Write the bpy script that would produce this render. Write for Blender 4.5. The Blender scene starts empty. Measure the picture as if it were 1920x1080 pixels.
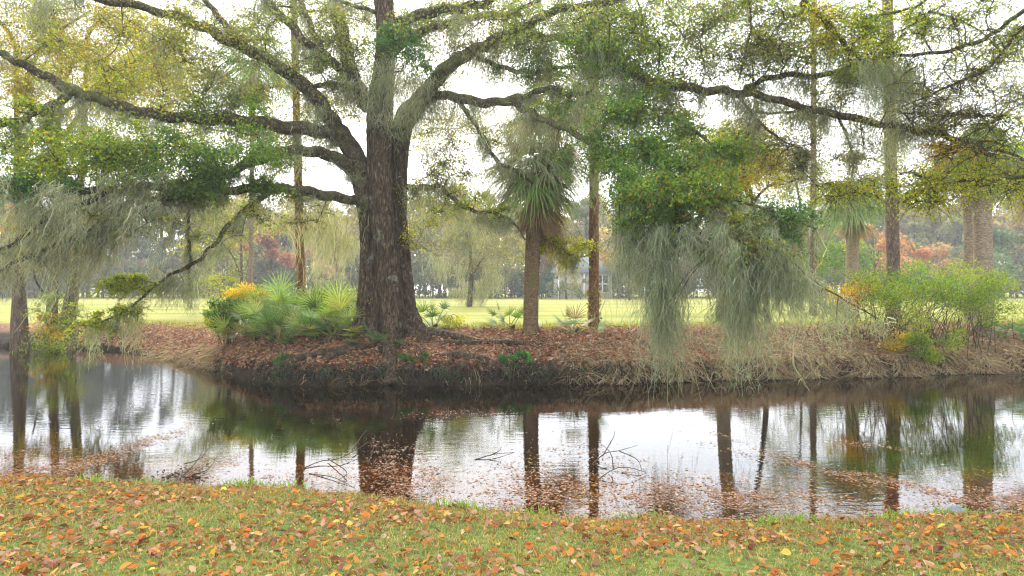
import bpy, math, random
import numpy as np
R = math.radians
rs = np.random.RandomState(7)
random.seed(7)
sc = bpy.context.scene
COL = sc.collection

# ------------------------------------------------------------ camera, sky, sun, exposure
CAMZ, FPX, CX, HY = 2.2, 1280.0, 960.0, 545.0
cam_d = bpy.data.cameras.new("camera"); cam = bpy.data.objects.new("camera", cam_d); COL.objects.link(cam)
cam_d.sensor_width = 36; cam_d.lens = 24.0; cam_d.shift_y = 5 / 1920
cam_d.clip_start = 0.05; cam_d.clip_end = 3000
cam.location = (0, 0, CAMZ); cam.rotation_euler = (R(90), 0, 0)
sc.camera = cam
SUN_EL, SUN_AZ = R(33), R(-6)          # azimuth measured from +Y towards +X
w = bpy.data.worlds.new("World"); sc.world = w; w.use_nodes = True
nt = w.node_tree; nt.nodes.clear()
sky = nt.nodes.new("ShaderNodeTexSky"); sky.sky_type = 'NISHITA'; sky.sun_disc = False
sky.sun_elevation = SUN_EL; sky.sun_rotation = SUN_AZ; sky.dust_density = 3.0
tc = nt.nodes.new("ShaderNodeTexCoord")
mp = nt.nodes.new("ShaderNodeMapping"); mp.inputs['Scale'].default_value = (1.2, 1.2, 3.5)
ns = nt.nodes.new("ShaderNodeTexNoise"); ns.inputs['Scale'].default_value = 1.6; ns.inputs['Detail'].default_value = 5
rp = nt.nodes.new("ShaderNodeValToRGB")
rp.color_ramp.elements[0].position = .30; rp.color_ramp.elements[0].color = (.72, .77, .85, 1)
rp.color_ramp.elements[1].position = .68; rp.color_ramp.elements[1].color = (1.0, 1.0, 1.0, 1)
sc_ = nt.nodes.new("ShaderNodeVectorMath"); sc_.operation = 'SCALE'; sc_.inputs['Scale'].default_value = 11.0
mx = nt.nodes.new("ShaderNodeMix"); mx.data_type = 'RGBA'; mx.clamp_factor = True; mx.inputs['Factor'].default_value = .88
bg = nt.nodes.new("ShaderNodeBackground"); bg.inputs['Strength'].default_value = 0.1
wo = nt.nodes.new("ShaderNodeOutputWorld")
L = nt.links.new
L(tc.outputs['Generated'], mp.inputs[0]); L(mp.outputs[0], ns.inputs['Vector']); L(ns.outputs['Fac'], rp.inputs[0])
L(rp.outputs[0], sc_.inputs[0]); L(sky.outputs[0], mx.inputs['A']); L(sc_.outputs[0], mx.inputs['B'])
L(mx.outputs['Result'], bg.inputs['Color']); L(bg.outputs[0], wo.inputs[0])
sd = bpy.data.lights.new("sun", 'SUN'); sd.energy = 1.5; sd.angle = R(12); sd.color = (1.0, .93, .80)
so = bpy.data.objects.new("sun", sd); COL.objects.link(so)
so.rotation_euler = (R(90) - SUN_EL, 0, math.pi - SUN_AZ)
sc.view_settings.view_transform = 'Standard'; sc.view_settings.look = 'None'
sc.view_settings.exposure = 1.68; sc.view_settings.gamma = 1.0
sc.cycles.use_denoising = True; sc.cycles.denoising_prefilter = 'ACCURATE'; sc.cycles.filter_width = 1.2
sc.cycles.max_bounces = 6; sc.cycles.diffuse_bounces = 3; sc.cycles.glossy_bounces = 3
sc.cycles.transmission_bounces = 4; sc.cycles.transparent_max_bounces = 8; sc.cycles.volume_bounces = 0
sc.cycles.sample_clamp_indirect = 6.0; sc.cycles.caustics_reflective = False

def W(px, py, D):
    return np.array([(px - CX) / FPX * D, D, CAMZ - (py - HY) / FPX * D])

# ------------------------------------------------------------ materials
def new_mat(name):
    m = bpy.data.materials.new(name); m.use_nodes = True; m.node_tree.nodes.clear(); return m, m.node_tree
def node(t, typ, **kw):
    n = t.nodes.new(typ)
    for k, v in kw.items():
        if k in n.inputs.keys(): n.inputs[k].default_value = v
        else: setattr(n, k, v)
    return n
def ramp(t, stops, interp='LINEAR'):
    n = t.nodes.new("ShaderNodeValToRGB"); cr = n.color_ramp; cr.interpolation = interp
    while len(cr.elements) < len(stops): cr.elements.new(.5)
    for e, (p, c) in zip(cr.elements, stops): e.position = p; e.color = (*c, 1)
    return n
def out(t, sh):
    o = t.nodes.new("ShaderNodeOutputMaterial"); t.links.new(sh, o.inputs[0]); return o

def leaf_mat(name, trans=.45, rough=.55, spec=.25, noise=.25):
    m, t = new_mat(name); l = t.links.new
    at = node(t, "ShaderNodeAttribute", attribute_name="Col")
    g = node(t, "ShaderNodeNewGeometry")
    no = node(t, "ShaderNodeTexNoise", Scale=9.0, Detail=2.0)
    l(g.outputs['Position'], no.inputs['Vector'])
    mr = node(t, "ShaderNodeMapRange"); mr.inputs['To Min'].default_value = 1 - noise; mr.inputs['To Max'].default_value = 1 + noise
    l(no.outputs['Fac'], mr.inputs[0])
    vm = node(t, "ShaderNodeVectorMath", operation='SCALE'); l(at.outputs['Color'], vm.inputs[0]); l(mr.outputs[0], vm.inputs['Scale'])
    p = node(t, "ShaderNodeBsdfPrincipled", Roughness=rough); p.inputs['Specular IOR Level'].default_value = spec
    l(vm.outputs[0], p.inputs['Base Color'])
    tr = node(t, "ShaderNodeBsdfTranslucent")
    vm2 = node(t, "ShaderNodeVectorMath", operation='MULTIPLY'); vm2.inputs[1].default_value = (1.35, 1.3, .8)
    l(vm.outputs[0], vm2.inputs[0]); l(vm2.outputs[0], tr.inputs[0])
    mi = node(t, "ShaderNodeMixShader"); mi.inputs[0].default_value = trans
    l(p.outputs[0], mi.inputs[1]); l(tr.outputs[0], mi.inputs[2]); out(t, mi.outputs[0])
    return m

def bark_mat(name, c1, c2, c3, sx=9., sz=1.3, bump=.6, moss=None, mosslev=.55):
    m, t = new_mat(name); l = t.links.new
    g = node(t, "ShaderNodeNewGeometry")
    mpn = node(t, "ShaderNodeMapping"); mpn.inputs['Scale'].default_value = (sx, sx, sz)
    l(g.outputs['Position'], mpn.inputs[0])
    n1 = node(t, "ShaderNodeTexNoise", Scale=1.6, Detail=8.0, Roughness=.65, Distortion=.6); l(mpn.outputs[0], n1.inputs['Vector'])
    v = node(t, "ShaderNodeTexVoronoi", Scale=2.2); v.feature = 'DISTANCE_TO_EDGE'
    mixv = node(t, "ShaderNodeVectorMath", operation='ADD'); l(mpn.outputs[0], mixv.inputs[0]); l(n1.outputs['Color'], mixv.inputs[1])
    l(mixv.outputs[0], v.inputs['Vector'])
    r = ramp(t, [(.28, c1), (.5, c2), (.72, c3)]); l(n1.outputs['Fac'], r.inputs[0])
    rv = ramp(t, [(0, (.35, .33, .3)), (.22, (1, 1, 1))]); l(v.outputs['Distance'], rv.inputs[0])
    mul = node(t, "ShaderNodeMix", data_type='RGBA', blend_type='MULTIPLY'); mul.inputs['Factor'].default_value = .8
    l(r.outputs[0], mul.inputs['A']); l(rv.outputs[0], mul.inputs['B'])
    col = mul.outputs['Result']
    if moss:
        n2 = node(t, "ShaderNodeTexNoise", Scale=1.7, Detail=6.0, Roughness=.7); l(g.outputs['Position'], n2.inputs['Vector'])
        r2 = ramp(t, [(mosslev, (0, 0, 0)), (mosslev + .1, (1, 1, 1))]); l(n2.outputs['Fac'], r2.inputs[0])
        m2 = node(t, "ShaderNodeMix", data_type='RGBA'); l(r2.outputs[0], m2.inputs['Factor']); l(col, m2.inputs['A']); m2.inputs['B'].default_value = (*moss, 1)
        col = m2.outputs['Result']
    p = node(t, "ShaderNodeBsdfPrincipled", Roughness=.9); p.inputs['Specular IOR Level'].default_value = .2
    l(col, p.inputs['Base Color'])
    add = node(t, "ShaderNodeMath", operation='ADD'); l(n1.outputs['Fac'], add.inputs[0]); l(rv.outputs[0], add.inputs[1])
    b = node(t, "ShaderNodeBump", Strength=bump, Distance=.05); l(add.outputs[0], b.inputs['Height']); l(b.outputs[0], p.inputs['Normal'])
    out(t, p.outputs[0]); return m

M = {}
M['leaf'] = leaf_mat('leaf_foliage', trans=.58)
M['moss'] = leaf_mat('moss_strands', trans=.5, rough=.9, spec=.05, noise=.3)
M['palm'] = leaf_mat('palm_blade', trans=.4, rough=.45, spec=.4)
M['dead'] = leaf_mat('dry_leaf', trans=.3, rough=.7, spec=.2)
M['grass'] = leaf_mat('grass_blade', trans=.45, rough=.6, spec=.2, noise=.35)
M['oak'] = bark_mat('oak_bark', (.035, .024, .016), (.13, .092, .06), (.27, .205, .14), 8, 2.2, 1.0, (.30, .31, .24), .60)
M['limb'] = bark_mat('limb_bark', (.05, .04, .024), (.13, .105, .06), (.25, .21, .14), 7, 5, 1.0, (.17, .18, .07), .50)
M['twig'] = bark_mat('twig_bark', (.06, .045, .032), (.12, .095, .07), (.2, .17, .13), 12, 12, .3)
M['pine'] = bark_mat('pine_bark', (.12, .055, .028), (.30, .15, .07), (.42, .24, .13), 10, 3, .7)
M['greypine'] = bark_mat('grey_pine_bark', (.10, .065, .05), (.22, .155, .12), (.34, .26, .21), 10, 3, .7)
M['palmtrunk'] = bark_mat('palm_bark', (.13, .08, .04), (.25, .17, .095), (.36, .27, .17), 5, 14, .5, (.14, .15, .06), .56)
M['palepalm'] = bark_mat('pale_palm_bark', (.20, .145, .095), (.34, .265, .185), (.44, .36, .27), 4, 16, .4)
M['cypress'] = bark_mat('cypress_bark', (.10, .065, .045), (.2, .14, .10), (.32, .25, .2), 10, .8, .7, (.17, .22, .06), .56)
M['root'] = bark_mat('root_bark', (.035, .03, .022), (.09, .075, .052), (.17, .15, .11), 8, 8, .7, (.10, .13, .07), .5)

# ------------------------------------------------------------ mesh builder
class MB:
    def __init__(s): s.v = []; s.f = []; s.t = []; s.c = []; s.n = 0
    def add(s, v, quads=None, tris=None, col=(.5, .5, .5)):
        v = np.asarray(v, float).reshape(-1, 3)
        c = np.asarray(col, float)
        if c.ndim == 1: c = np.tile(c, (len(v), 1))
        if quads is not None and len(quads): s.f.append(np.asarray(quads) + s.n)
        if tris is not None and len(tris): s.t.append(np.asarray(tris) + s.n)
        s.v.append(v); s.c.append(c); s.n += len(v)
    def build(s, name, mat, parent=None, smooth=False):
        if not s.n: return None
        v = np.concatenate(s.v); c = np.concatenate(s.c)
        q = np.concatenate(s.f) if s.f else np.zeros((0, 4), int)
        t = np.concatenate(s.t) if s.t else np.zeros((0, 3), int)
        me = bpy.data.meshes.new(name)
        me.vertices.add(len(v)); me.vertices.foreach_set('co', v.astype(np.float32).ravel())
        me.loops.add(q.size + t.size); me.loops.foreach_set('vertex_index', np.concatenate([q.ravel(), t.ravel()]).astype(np.int32))
        me.polygons.add(len(q) + len(t))
        tot = np.concatenate([np.full(len(q), 4), np.full(len(t), 3)]).astype(np.int32)
        me.polygons.foreach_set('loop_start', (np.cumsum(tot) - tot).astype(np.int32))
        me.polygons.foreach_set('loop_total', tot)
        me.update(calc_edges=True)
        if smooth: me.polygons.foreach_set('use_smooth', np.ones(len(tot), bool))
        a = me.color_attributes.new('Col', 'FLOAT_COLOR', 'POINT')
        a.data.foreach_set('color', np.concatenate([c, np.ones((len(c), 1))], 1).astype(np.float32).ravel())
        me.materials.append(mat)
        o = bpy.data.objects.new(name, me); COL.objects.link(o)
        if parent is not None:
            o.parent = parent
            if parent.type == 'EMPTY':
                me.transform(__import__('mathutils').Matrix.Translation(-parent.location)); me.update()
        return o

def tag(o, label=None, cat=None, group=None, kind=None):
    if label: o['label'] = label
    if cat: o['category'] = cat
    if group: o['group'] = group
    if kind: o['kind'] = kind
    return o
def thing(name, loc, label, cat, group=None):
    o = bpy.data.objects.new(name, None); o.location = tuple(float(a) for a in loc); o.empty_display_size = .2
    COL.objects.link(o); return tag(o, label, cat, group)

def unit(a): return a / np.maximum(np.linalg.norm(a, axis=-1, keepdims=True), 1e-9)
def rnd(n): return unit(rs.normal(size=(n, 3)))

def spline(P, n=6):
    P = np.asarray(P, float); Q = np.vstack([2 * P[0] - P[1], P, 2 * P[-1] - P[-2]]); o = []
    for i in range(1, len(Q) - 2):
        for k in range(n):
            t = k / n; a, b, c, d = Q[i - 1], Q[i], Q[i + 1], Q[i + 2]
            o.append(.5 * (2 * b + (c - a) * t + (2 * a - 5 * b + 4 * c - d) * t * t + (3 * b - a - 3 * c + d) * t ** 3))
    o.append(P[-1]); return np.array(o)

def tube(mb, P, rad, k=8, col=(.5, .5, .5), rough=0.0, flute=None, lumps=0.0):
    P = np.asarray(P, float); n = len(P); rad = np.broadcast_to(np.asarray(rad, float), (n,))
    T = unit(np.gradient(P, axis=0)); u = np.cross(T[0], [0.13, 1, .21]); u /= np.linalg.norm(u)
    ang = np.linspace(0, 2 * np.pi, k, endpoint=False); V = np.zeros((n, k, 3)); ph = rs.rand(4) * 6
    s = np.concatenate([[0], np.cumsum(np.linalg.norm(np.diff(P, axis=0), axis=1))])
    for i in range(n):
        u = u - T[i] * u.dot(T[i]); u /= np.linalg.norm(u); v = np.cross(T[i], u)
        r = np.ones(k) * rad[i]
        if lumps: r = r * (1 + lumps * (np.sin(s[i] / max(rad[i], .02) * .9 + ph[0]) * .5 + np.sin(2 * ang + s[i] * 2.3 + ph[1]) * .5))
        if flute is not None: r = r * flute(ang, s[i])
        if rough: r = r * (1 + rough * rs.normal(size=k))
        V[i] = P[i] + np.cos(ang)[:, None] * u * r[:, None] + np.sin(ang)[:, None] * v * r[:, None]
    V = V.reshape(-1, 3); i, j = np.meshgrid(np.arange(n - 1), np.arange(k), indexing='ij'); j2 = (j + 1) % k
    q = np.stack([i * k + j, i * k + j2, (i + 1) * k + j2, (i + 1) * k + j], -1).reshape(-1, 4)
    cap = [[(n - 1) * k + a, (n - 1) * k + a + 1, (n - 1) * k + k - 1] for a in range(k - 2)]
    mb.add(V, q, cap, col)

def ribbons(mb, P, Wd, col, side=None):
    """P (n,m,3) centre lines, Wd (n,m) widths, col (n,3) or (n,m,3)"""
    n, m, _ = P.shape
    if side is None: side = rs.normal(size=(n, 3)) * (1, 1, .15)
    T = unit(P[:, -1] - P[:, 0]); s = side - T * (side * T).sum(-1, keepdims=True); s = unit(s)[:, None]
    Wd = np.broadcast_to(Wd, (n, m)); A = P + s * Wd[..., None] / 2; B = P - s * Wd[..., None] / 2
    V = np.stack([A, B], 2).reshape(-1, 3)
    base = (np.arange(n) * m * 2)[:, None] + (np.arange(m - 1) * 2)[None]
    q = np.stack([base, base + 1, base + 3, base + 2], -1).reshape(-1, 4)
    col = np.asarray(col, float)
    if col.ndim == 1: col = np.tile(col, (n, 1))
    if col.ndim == 2: col = np.repeat(col[:, None], m, 1)
    mb.add(V, q, None, np.repeat(col[:, :, None], 2, 2).reshape(-1, 3))

def leaves(mb, C, size, col, aspect=.5, flat=0., axis=None, fold=.0):
    n = len(C)
    if n == 0: return
    u = rnd(n) if axis is None else unit(axis + rs.normal(size=(n, 3)) * .5)
    nn = rs.normal(size=(n, 3)); nn[:, 2] = nn[:, 2] + np.sign(nn[:, 2]) * flat * 3
    v = unit(np.cross(nn, u)); size = np.broadcast_to(np.asarray(size, float), (n,))[:, None]
    w_ = size * aspect / 2
    V = np.stack([C - u * size / 2, C + v * w_ - u * size * .05, C + u * size / 2, C - v * w_ - u * size * .05], 1).reshape(-1, 3)
    q = (np.arange(n) * 4)[:, None] + np.arange(4)[None]
    mb.add(V, q, None, np.repeat(col, 4, 0))

def palette(n, cols, jit=.18):
    cols = np.array(cols, float); k = rs.randint(0, len(cols), n)
    c = cols[k] * (1 + rs.normal(size=(n, 1)) * jit) * (1 + rs.normal(size=(n, 3)) * jit * .35)
    return np.clip(c, .01, .9)

GREEN = [(.17, .28, .035), (.12, .23, .045), (.24, .33, .03), (.09, .17, .04), (.30, .35, .025)]
TEAL = [(.12, .25, .08), (.09, .20, .06), (.16, .28, .05), (.07, .15, .055)]
LIME = [(.36, .40, .03), (.45, .44, .03), (.28, .36, .035), (.55, .46, .03), (.20, .29, .04)]
GOLD = [(.68, .46, .03), (.58, .45, .03), (.7, .36, .03), (.45, .42, .03)]
ORANGE = [(.5, .19, .06), (.42, .15, .06), (.55, .28, .06), (.36, .22, .08)]
GREY = [(.22, .24, .08), (.28, .27, .10), (.17, .21, .06), (.30, .24, .10)]
MOSSC = [(.37, .39, .28), (.31, .33, .23), (.43, .45, .34), (.22, .24, .15), (.36, .35, .22)]

def moss_clump(mb, anchors, length, spread=.18, n=70, wind=0., width=.011, cols=MOSSC, curl=.035, m=9):
    """hanging beard: strands start round each anchor and gather towards a common tail"""
    for A in np.atleast_2d(anchors):
        l = length * (.2 + .8 * rs.rand(n) ** rs.uniform(.8, 1.5)) * (1 + .1 * rs.normal(size=n))
        l = np.abs(l) + .05
        off = rs.normal(size=(n, 3)) * (spread, spread * .6, .05)
        t = np.linspace(0, 1, m)[None, :, None]
        gather = 1 - .62 * (t * (l / length)[:, None, None])
        P = A + off[:, None] * gather
        drop = np.zeros((n, m, 3)); drop[..., 2] = -(l[:, None] * np.linspace(0, 1, m)[None])
        sw = (wind + .09 * rs.normal(size=(n, 1)) + .05 * rs.normal()) * l[:, None] * np.linspace(0, 1, m)[None] ** 1.5
        drop[..., 0] = sw
        fq = rs.uniform(2, 5) + rs.uniform(-.6, .6, (n, 1)); pz = rs.rand() * 6.3 + rs.normal(size=(n, 1)) * .5; am = .04 * l[:, None] ** .5
        drop[..., 0] += am * (np.sin(fq * np.linspace(0, 1, m)[None] * 2 + pz) - np.sin(pz)); drop[..., 1] += am * (np.cos(fq * np.linspace(0, 1, m)[None] * 2.3 + pz) - np.cos(pz))
        P = P + drop + np.cumsum(rs.normal(size=(n, m, 3)), 1) * (curl, curl, .012)
        wd = width * (.7 + .6 * rs.rand(n, 1)) * np.linspace(1, .3, m)[None]
        ribbons(mb, P, wd, palette(n, cols, .15))
        # curly side wisps
        k = n * 3; i = rs.randint(0, n, k); j = rs.randint(1, m - 1, k)
        S = P[i, j]; d = rnd(k) * (1, 1, .5) * .10; d[:, 2] -= .05
        Q = np.stack([S, S + d * .6, S + d + (0, 0, -.05)], 1)
        ribbons(mb, Q, np.array([[width * .8, width * .7, .001]]), palette(k, cols, .15))

# ------------------------------------------------------------ terrain
def interp_s(x, xs, ys):
    return (np.interp(x - .5, xs, ys) + 2 * np.interp(x, xs, ys) + np.interp(x + .5, xs, ys)) / 4
FX = [-200, -60, -30, -20.1, -15.2, -12, -10.3, -7.6, -6.3, -5, -2.8, 1, 3, 6.4, 9, 13.9, 30, 80, 200]
FY = [60, 34, 29, 26.8, 25.6, 22.9, 20.9, 18.2, 16.4, 15.9, 15.8, 16.0, 16.25, 17.0, 17.3, 18.4, 21, 26, 40]
NX = [-200, -40, -12, -6.3, -4.0, -2.7, -1.5, -.6, .2, 1.2, 2.8, 5.1, 12, 40, 200]
NY = [9, 9, 8.6, 7.85, 7.5, 7.35, 7.1, 6.75, 6.4, 6.3, 6.3, 6.55, 7.3, 8, 8]
def wob(x, a, f): return a * (np.sin(x * f) + .6 * np.sin(x * f * 2.3 + 1.3) + .4 * np.sin(x * f * 5.1 + .4))
def fshore(x): return interp_s(x, FX, FY) + wob(x, .10, 1.7) + .07 * np.sin(x * 13.1 + 2 * np.sin(x * 4.1)) + .04 * np.sin(x * 29)
def nshore(x): return interp_s(x, NX, NY) + wob(x, .05, 2.1) + .03 * np.sin(x * 17 + 3 * np.sin(x * 5))
def sst(a, b, x): t = np.clip((x - a) / (b - a), 0, 1); return t * t * (3 - 2 * t)
def fd(x, y):
    sl = (fshore(x + .4) - fshore(x - .4)) / .8
    return (y - fshore(x)) / np.sqrt(1 + np.minimum(sl * sl, 1.5))
def bumps(x, y):
    return (np.sin(x * 3.1 + 1.7 * np.sin(y * 2.2)) * np.sin(y * 3.7 + 1.3 * np.sin(x * 1.9)) + .5 * np.sin(x * 8.3 + y * 3) * np.sin(y * 9.1 - x * 2))
def H(x, y):
    x = np.asarray(x, float); y = np.asarray(y, float)
    d1 = nshore(x) - y; d2 = fd(x, y)
    near = .05 + .62 * (1 - np.exp(-np.maximum(d1, 0) / 1.9)) + .012 * np.maximum(d1, 0) + .008 * bumps(x * 1.3, y * 1.3)
    leftness = sst(-6.5, -11, x)
    fh = .42 * (1 - leftness) + .14 * leftness; fh = fh - .10 * sst(2, 6, x)
    top = 1.1 * (1 - leftness) + .72 * leftness
    dd = np.maximum(d2, 0)
    far = fh * (1 - np.exp(-dd / .10)) + (top - fh) * sst(-.5, 2.7, dd) * np.clip(dd / .3, 0, 1) + (1.2 - top) * sst(2.6, 45, dd) \
        + .035 * bumps(x, y) * np.exp(-np.maximum(dd - 3, 0) / 4) * np.clip(dd / .4, 0, 1)
    far += .16 * np.exp(-((x + 3.4) ** 2 + (y - 18) ** 2) / 1.6)
    un = np.minimum(-d1 * .11 + .02, 99); un2 = -d2 * .8 + .05
    wet = -np.minimum(np.minimum(un, un2), 1.0) + .015 * bumps(x * 2, y * 2)
    z = np.where(d1 > 0, near, np.where(d2 > 0, far, wet))
    return z

def axis_coords(lo, hi, step, far_lo, far_hi, g=1.18):
    a = list(np.arange(lo, hi, step)); s = step; x = a[-1]
    while x < far_hi: s *= g; x += s; a.append(x)
    s = step; x = a[0]; b = []
    while x > far_lo: s *= g; x -= s; b.append(x)
    return np.array(b[::-1] + a)
gx = axis_coords(-22, 20, .13, -340, 340); gy = axis_coords(2.5, 27, .11, -40, 460)
X, Y = np.meshgrid(gx, gy); Z = H(X, Y)
mb = MB(); nx, ny = len(gx), len(gy)
i, j = np.meshgrid(np.arange(ny - 1), np.arange(nx - 1), indexing='ij'); a0 = i * nx + j
d1 = nshore(X) - Y; d2 = fd(X, Y)
mudl = (d1 > -.1) * (1 - sst(.04, .15, d1 + .06 * np.sin(X * 9) + .04 * np.sin(X * 23 + Y * 7)))
# zones: R = bank litter, G = fairway grass, B = under water
zfw = ((d1 <= .02) & (d2 <= .02) & (d1 < -3.2)) * 1.
zl = np.clip((d2 > 0) * (1 - sst(2.6, 4.6, d2 + .5 * np.sin(X * 2.1) + .3 * np.sin(X * 5.3))), 0, 1); zf = (d2 > 0) * 1. - zl; zw = ((d1 <= 0.02) & (d2 <= .02)) * 1.
mb.add(np.stack([X, Y, Z], -1), np.stack([a0, a0 + 1, a0 + nx + 1, a0 + nx], -1).reshape(-1, 4), None, np.stack([np.maximum(np.maximum(zl, zfw), np.where(d1 > .02, mudl, 0)), np.clip(zf, 0, 1), zw], -1).reshape(-1, 3))
m, t = new_mat('ground'); l = t.links.new
g = node(t, "ShaderNodeNewGeometry"); at = node(t, "ShaderNodeAttribute", attribute_name="Col"); sep = node(t, "ShaderNodeSeparateColor"); l(at.outputs['Color'], sep.inputs[0])
def nz(scale, det=6., vec=None, rough=.6):
    n = node(t, "ShaderNodeTexNoise", Scale=scale, Detail=det, Roughness=rough); l(vec or g.outputs['Position'], n.inputs['Vector']); return n
lawn = ramp(t, [(.3, (.05, .075, .02)), (.5, (.12, .17, .04)), (.62, (.19, .22, .06)), (.75, (.24, .17, .08))]); l(nz(14, 8).outputs['Fac'], lawn.inputs[0])
mpf = node(t, "ShaderNodeMapping"); mpf.inputs['Scale'].default_value = (.05, .35, 1); l(g.outputs['Position'], mpf.inputs[0])
fieldr = ramp(t, [(.32, (.16, .19, .035)), (.5, (.265, .27, .06)), (.68, (.35, .31, .115))]); l(nz(1.0, 7, mpf.outputs[0]).outputs['Fac'], fieldr.inputs[0])
vor = node(t, "ShaderNodeTexVoronoi", Scale=16.0); l(g.outputs['Position'], vor.inputs['Vector'])
lit = ramp(t, [(0, (.05, .028, .018)), (.35, (.14, .075, .045)), (.6, (.24, .13, .08)), (1, (.33, .2, .13))]); l(vor.outputs['Color'], lit.inputs[0])
bott = ramp(t, [(.3, (.04, .022, .008)), (.5, (.15, .07, .018)), (.7, (.34, .16, .035))]); l(nz(9, 8, rough=.75).outputs['Fac'], bott.inputs[0])
def mixc(f, a, b):
    n = node(t, "ShaderNodeMix", data_type='RGBA'); l(f, n.inputs['Factor']); l(a, n.inputs['A']); l(b, n.inputs['B']); return n.outputs['Result']
c = mixc(sep.outputs[1], lawn.outputs[0], fieldr.outputs[0]); c = mixc(sep.outputs[0], c, lit.outputs[0])
# near-black soil low on both banks; on the far face it paints undercut shade
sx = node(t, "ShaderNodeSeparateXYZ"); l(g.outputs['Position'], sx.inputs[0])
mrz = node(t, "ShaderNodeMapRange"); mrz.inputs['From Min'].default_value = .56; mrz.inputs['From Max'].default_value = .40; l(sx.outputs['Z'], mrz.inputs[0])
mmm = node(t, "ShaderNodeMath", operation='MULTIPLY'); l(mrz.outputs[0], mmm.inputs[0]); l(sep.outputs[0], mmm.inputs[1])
soil_and_shade = ramp(t, [(.35, (.012, .010, .008)), (.65, (.05, .038, .024))]); l(nz(12).outputs['Fac'], soil_and_shade.inputs[0])
c = mixc(mmm.outputs[0], c, soil_and_shade.outputs[0]); 
mud_depth_dark = ramp(t, [(.3, (.02, .015, .008)), (.7, (.05, .04, .02))]); l(nz(3).outputs['Fac'], mud_depth_dark.inputs[0])
mrd = node(t, "ShaderNodeMapRange"); mrd.inputs['From Min'].default_value = -.22; mrd.inputs['From Max'].default_value = -.42; l(sx.outputs['Z'], mrd.inputs[0])  # bottom colour darkens with depth, standing in for light lost in the water
bot2 = mixc(mrd.outputs[0], bott.outputs[0], mud_depth_dark.outputs[0]); bot2 = mixc(sep.outputs[0], bot2, mud_depth_dark.outputs[0])
c = mixc(sep.outputs[2], c, bot2)
p = node(t, "ShaderNodeBsdfPrincipled", Roughness=.95); p.inputs['Specular IOR Level'].default_value = .1; l(c, p.inputs['Base Color'])
b = node(t, "ShaderNodeBump", Strength=.6, Distance=.03); l(nz(25, 6).outputs['Fac'], b.inputs['Height']); l(b.outputs[0], p.inputs['Normal'])
out(t, p.outputs[0])
tag(mb.build('ground', m, smooth=True), kind='structure')

# water sheet
m, t = new_mat('pond_water'); l = t.links.new
g = node(t, "ShaderNodeNewGeometry")
mpw = node(t, "ShaderNodeMapping"); mpw.inputs['Scale'].default_value = (1.4, 4.5, 1); l(g.outputs['Position'], mpw.inputs[0])
n1 = node(t, "ShaderNodeTexNoise", Scale=2.2, Detail=3.0, Roughness=.5, Distortion=.3); l(mpw.outputs[0], n1.inputs['Vector'])
n2 = node(t, "ShaderNodeTexNoise", Scale=.16, Detail=2.0); l(g.outputs['Position'], n2.inputs['Vector'])
mr = node(t, "ShaderNodeMapRange"); mr.inputs['From Min'].default_value = .4; mr.inputs['From Max'].default_value = .65; mr.inputs['To Min'].default_value = .015; mr.inputs['To Max'].default_value = .05
l(n2.outputs['Fac'], mr.inputs[0])
b = node(t, "ShaderNodeBump", Distance=.05); l(mr.outputs[0], b.inputs['Strength']); l(n1.outputs['Fac'], b.inputs['Height'])
gl = node(t, "ShaderNodeBsdfGlossy", Roughness=.02); gl.inputs['Color'].default_value = (.95, .97, 1, 1); l(b.outputs[0], gl.inputs['Normal'])
tr = node(t, "ShaderNodeBsdfTransparent"); tr.inputs['Color'].default_value = (.85, .68, .4, 1)
fr = node(t, "ShaderNodeFresnel", IOR=1.58); l(b.outputs[0], fr.inputs['Normal'])
mi = node(t, "ShaderNodeMixShader"); l(fr.outputs[0], mi.inputs[0]); l(tr.outputs[0], mi.inputs[1]); l(gl.outputs[0], mi.inputs[2]); out(t, mi.outputs[0])
wx = np.arange(-60, 60.1, 1.5); wn = nshore(wx) - .35; wf = fshore(wx) + .6
wn = np.minimum(wn, nshore(wx) - .35)
mb = MB(); V = []; 
for k_ in range(9): V.append(np.stack([wx, wn + (wf - wn) * k_ / 8, np.zeros_like(wx)], -1))
V = np.array(V); nxx = len(wx); i, j = np.meshgrid(np.arange(8), np.arange(nxx - 1), indexing='ij'); a0 = i * nxx + j
mb.add(V, np.stack([a0, a0 + 1, a0 + nxx + 1, a0 + nxx], -1).reshape(-1, 4))
tag(mb.build('water', m), kind='structure')

# ------------------------------------------------------------ lawn grass and fallen leaves
def near_pts(n, x0=-9, x1=9, y0=2.6, over=0.0):
    y = y0 + (9.3 - y0) * rs.rand(n) ** 1.0; x = (rs.rand(n) * 2 - 1) * (y * .78 + 2.0)
    k = y < nshore(x) + over; return x[k], y[k]
x, y = near_pts(230000)
k = rs.rand(len(x)) < np.clip(.35 + .65 * (.5 + .5 * np.sin(x * 2.3 + 2 * np.sin(y * 1.7)) * np.sin(y * 3.1 + x)), 0, 1); x, y = x[k], y[k]
k = (nshore(x) - y) > .07 + .05 * np.sin(x * 9) + .05 * rs.normal(size=len(x)); x, y = x[k], y[k]
edge = np.exp(-np.maximum(nshore(x) - y, 0) / .35)
n = len(x); h = (.018 + .03 * rs.rand(n)) * (1 + .8 * edge); h *= np.where(rs.rand(n) < .06, 1.7, 1)
base = np.stack([x, y, H(x, y) - .005], -1); d = rs.normal(size=(n, 3)) * (.55, .55, 0) ; d[:, 2] = 1
tip = base + unit(d) * h[:, None]; mid = (base + tip) / 2 + (0, 0, 1) * h[:, None] * .12
mb = MB(); gc = palette(n, [(.24, .25, .055), (.30, .31, .08), (.17, .21, .045), (.40, .33, .13), (.34, .33, .13), (.48, .37, .19), (.44, .28, .13)], .2)
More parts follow.
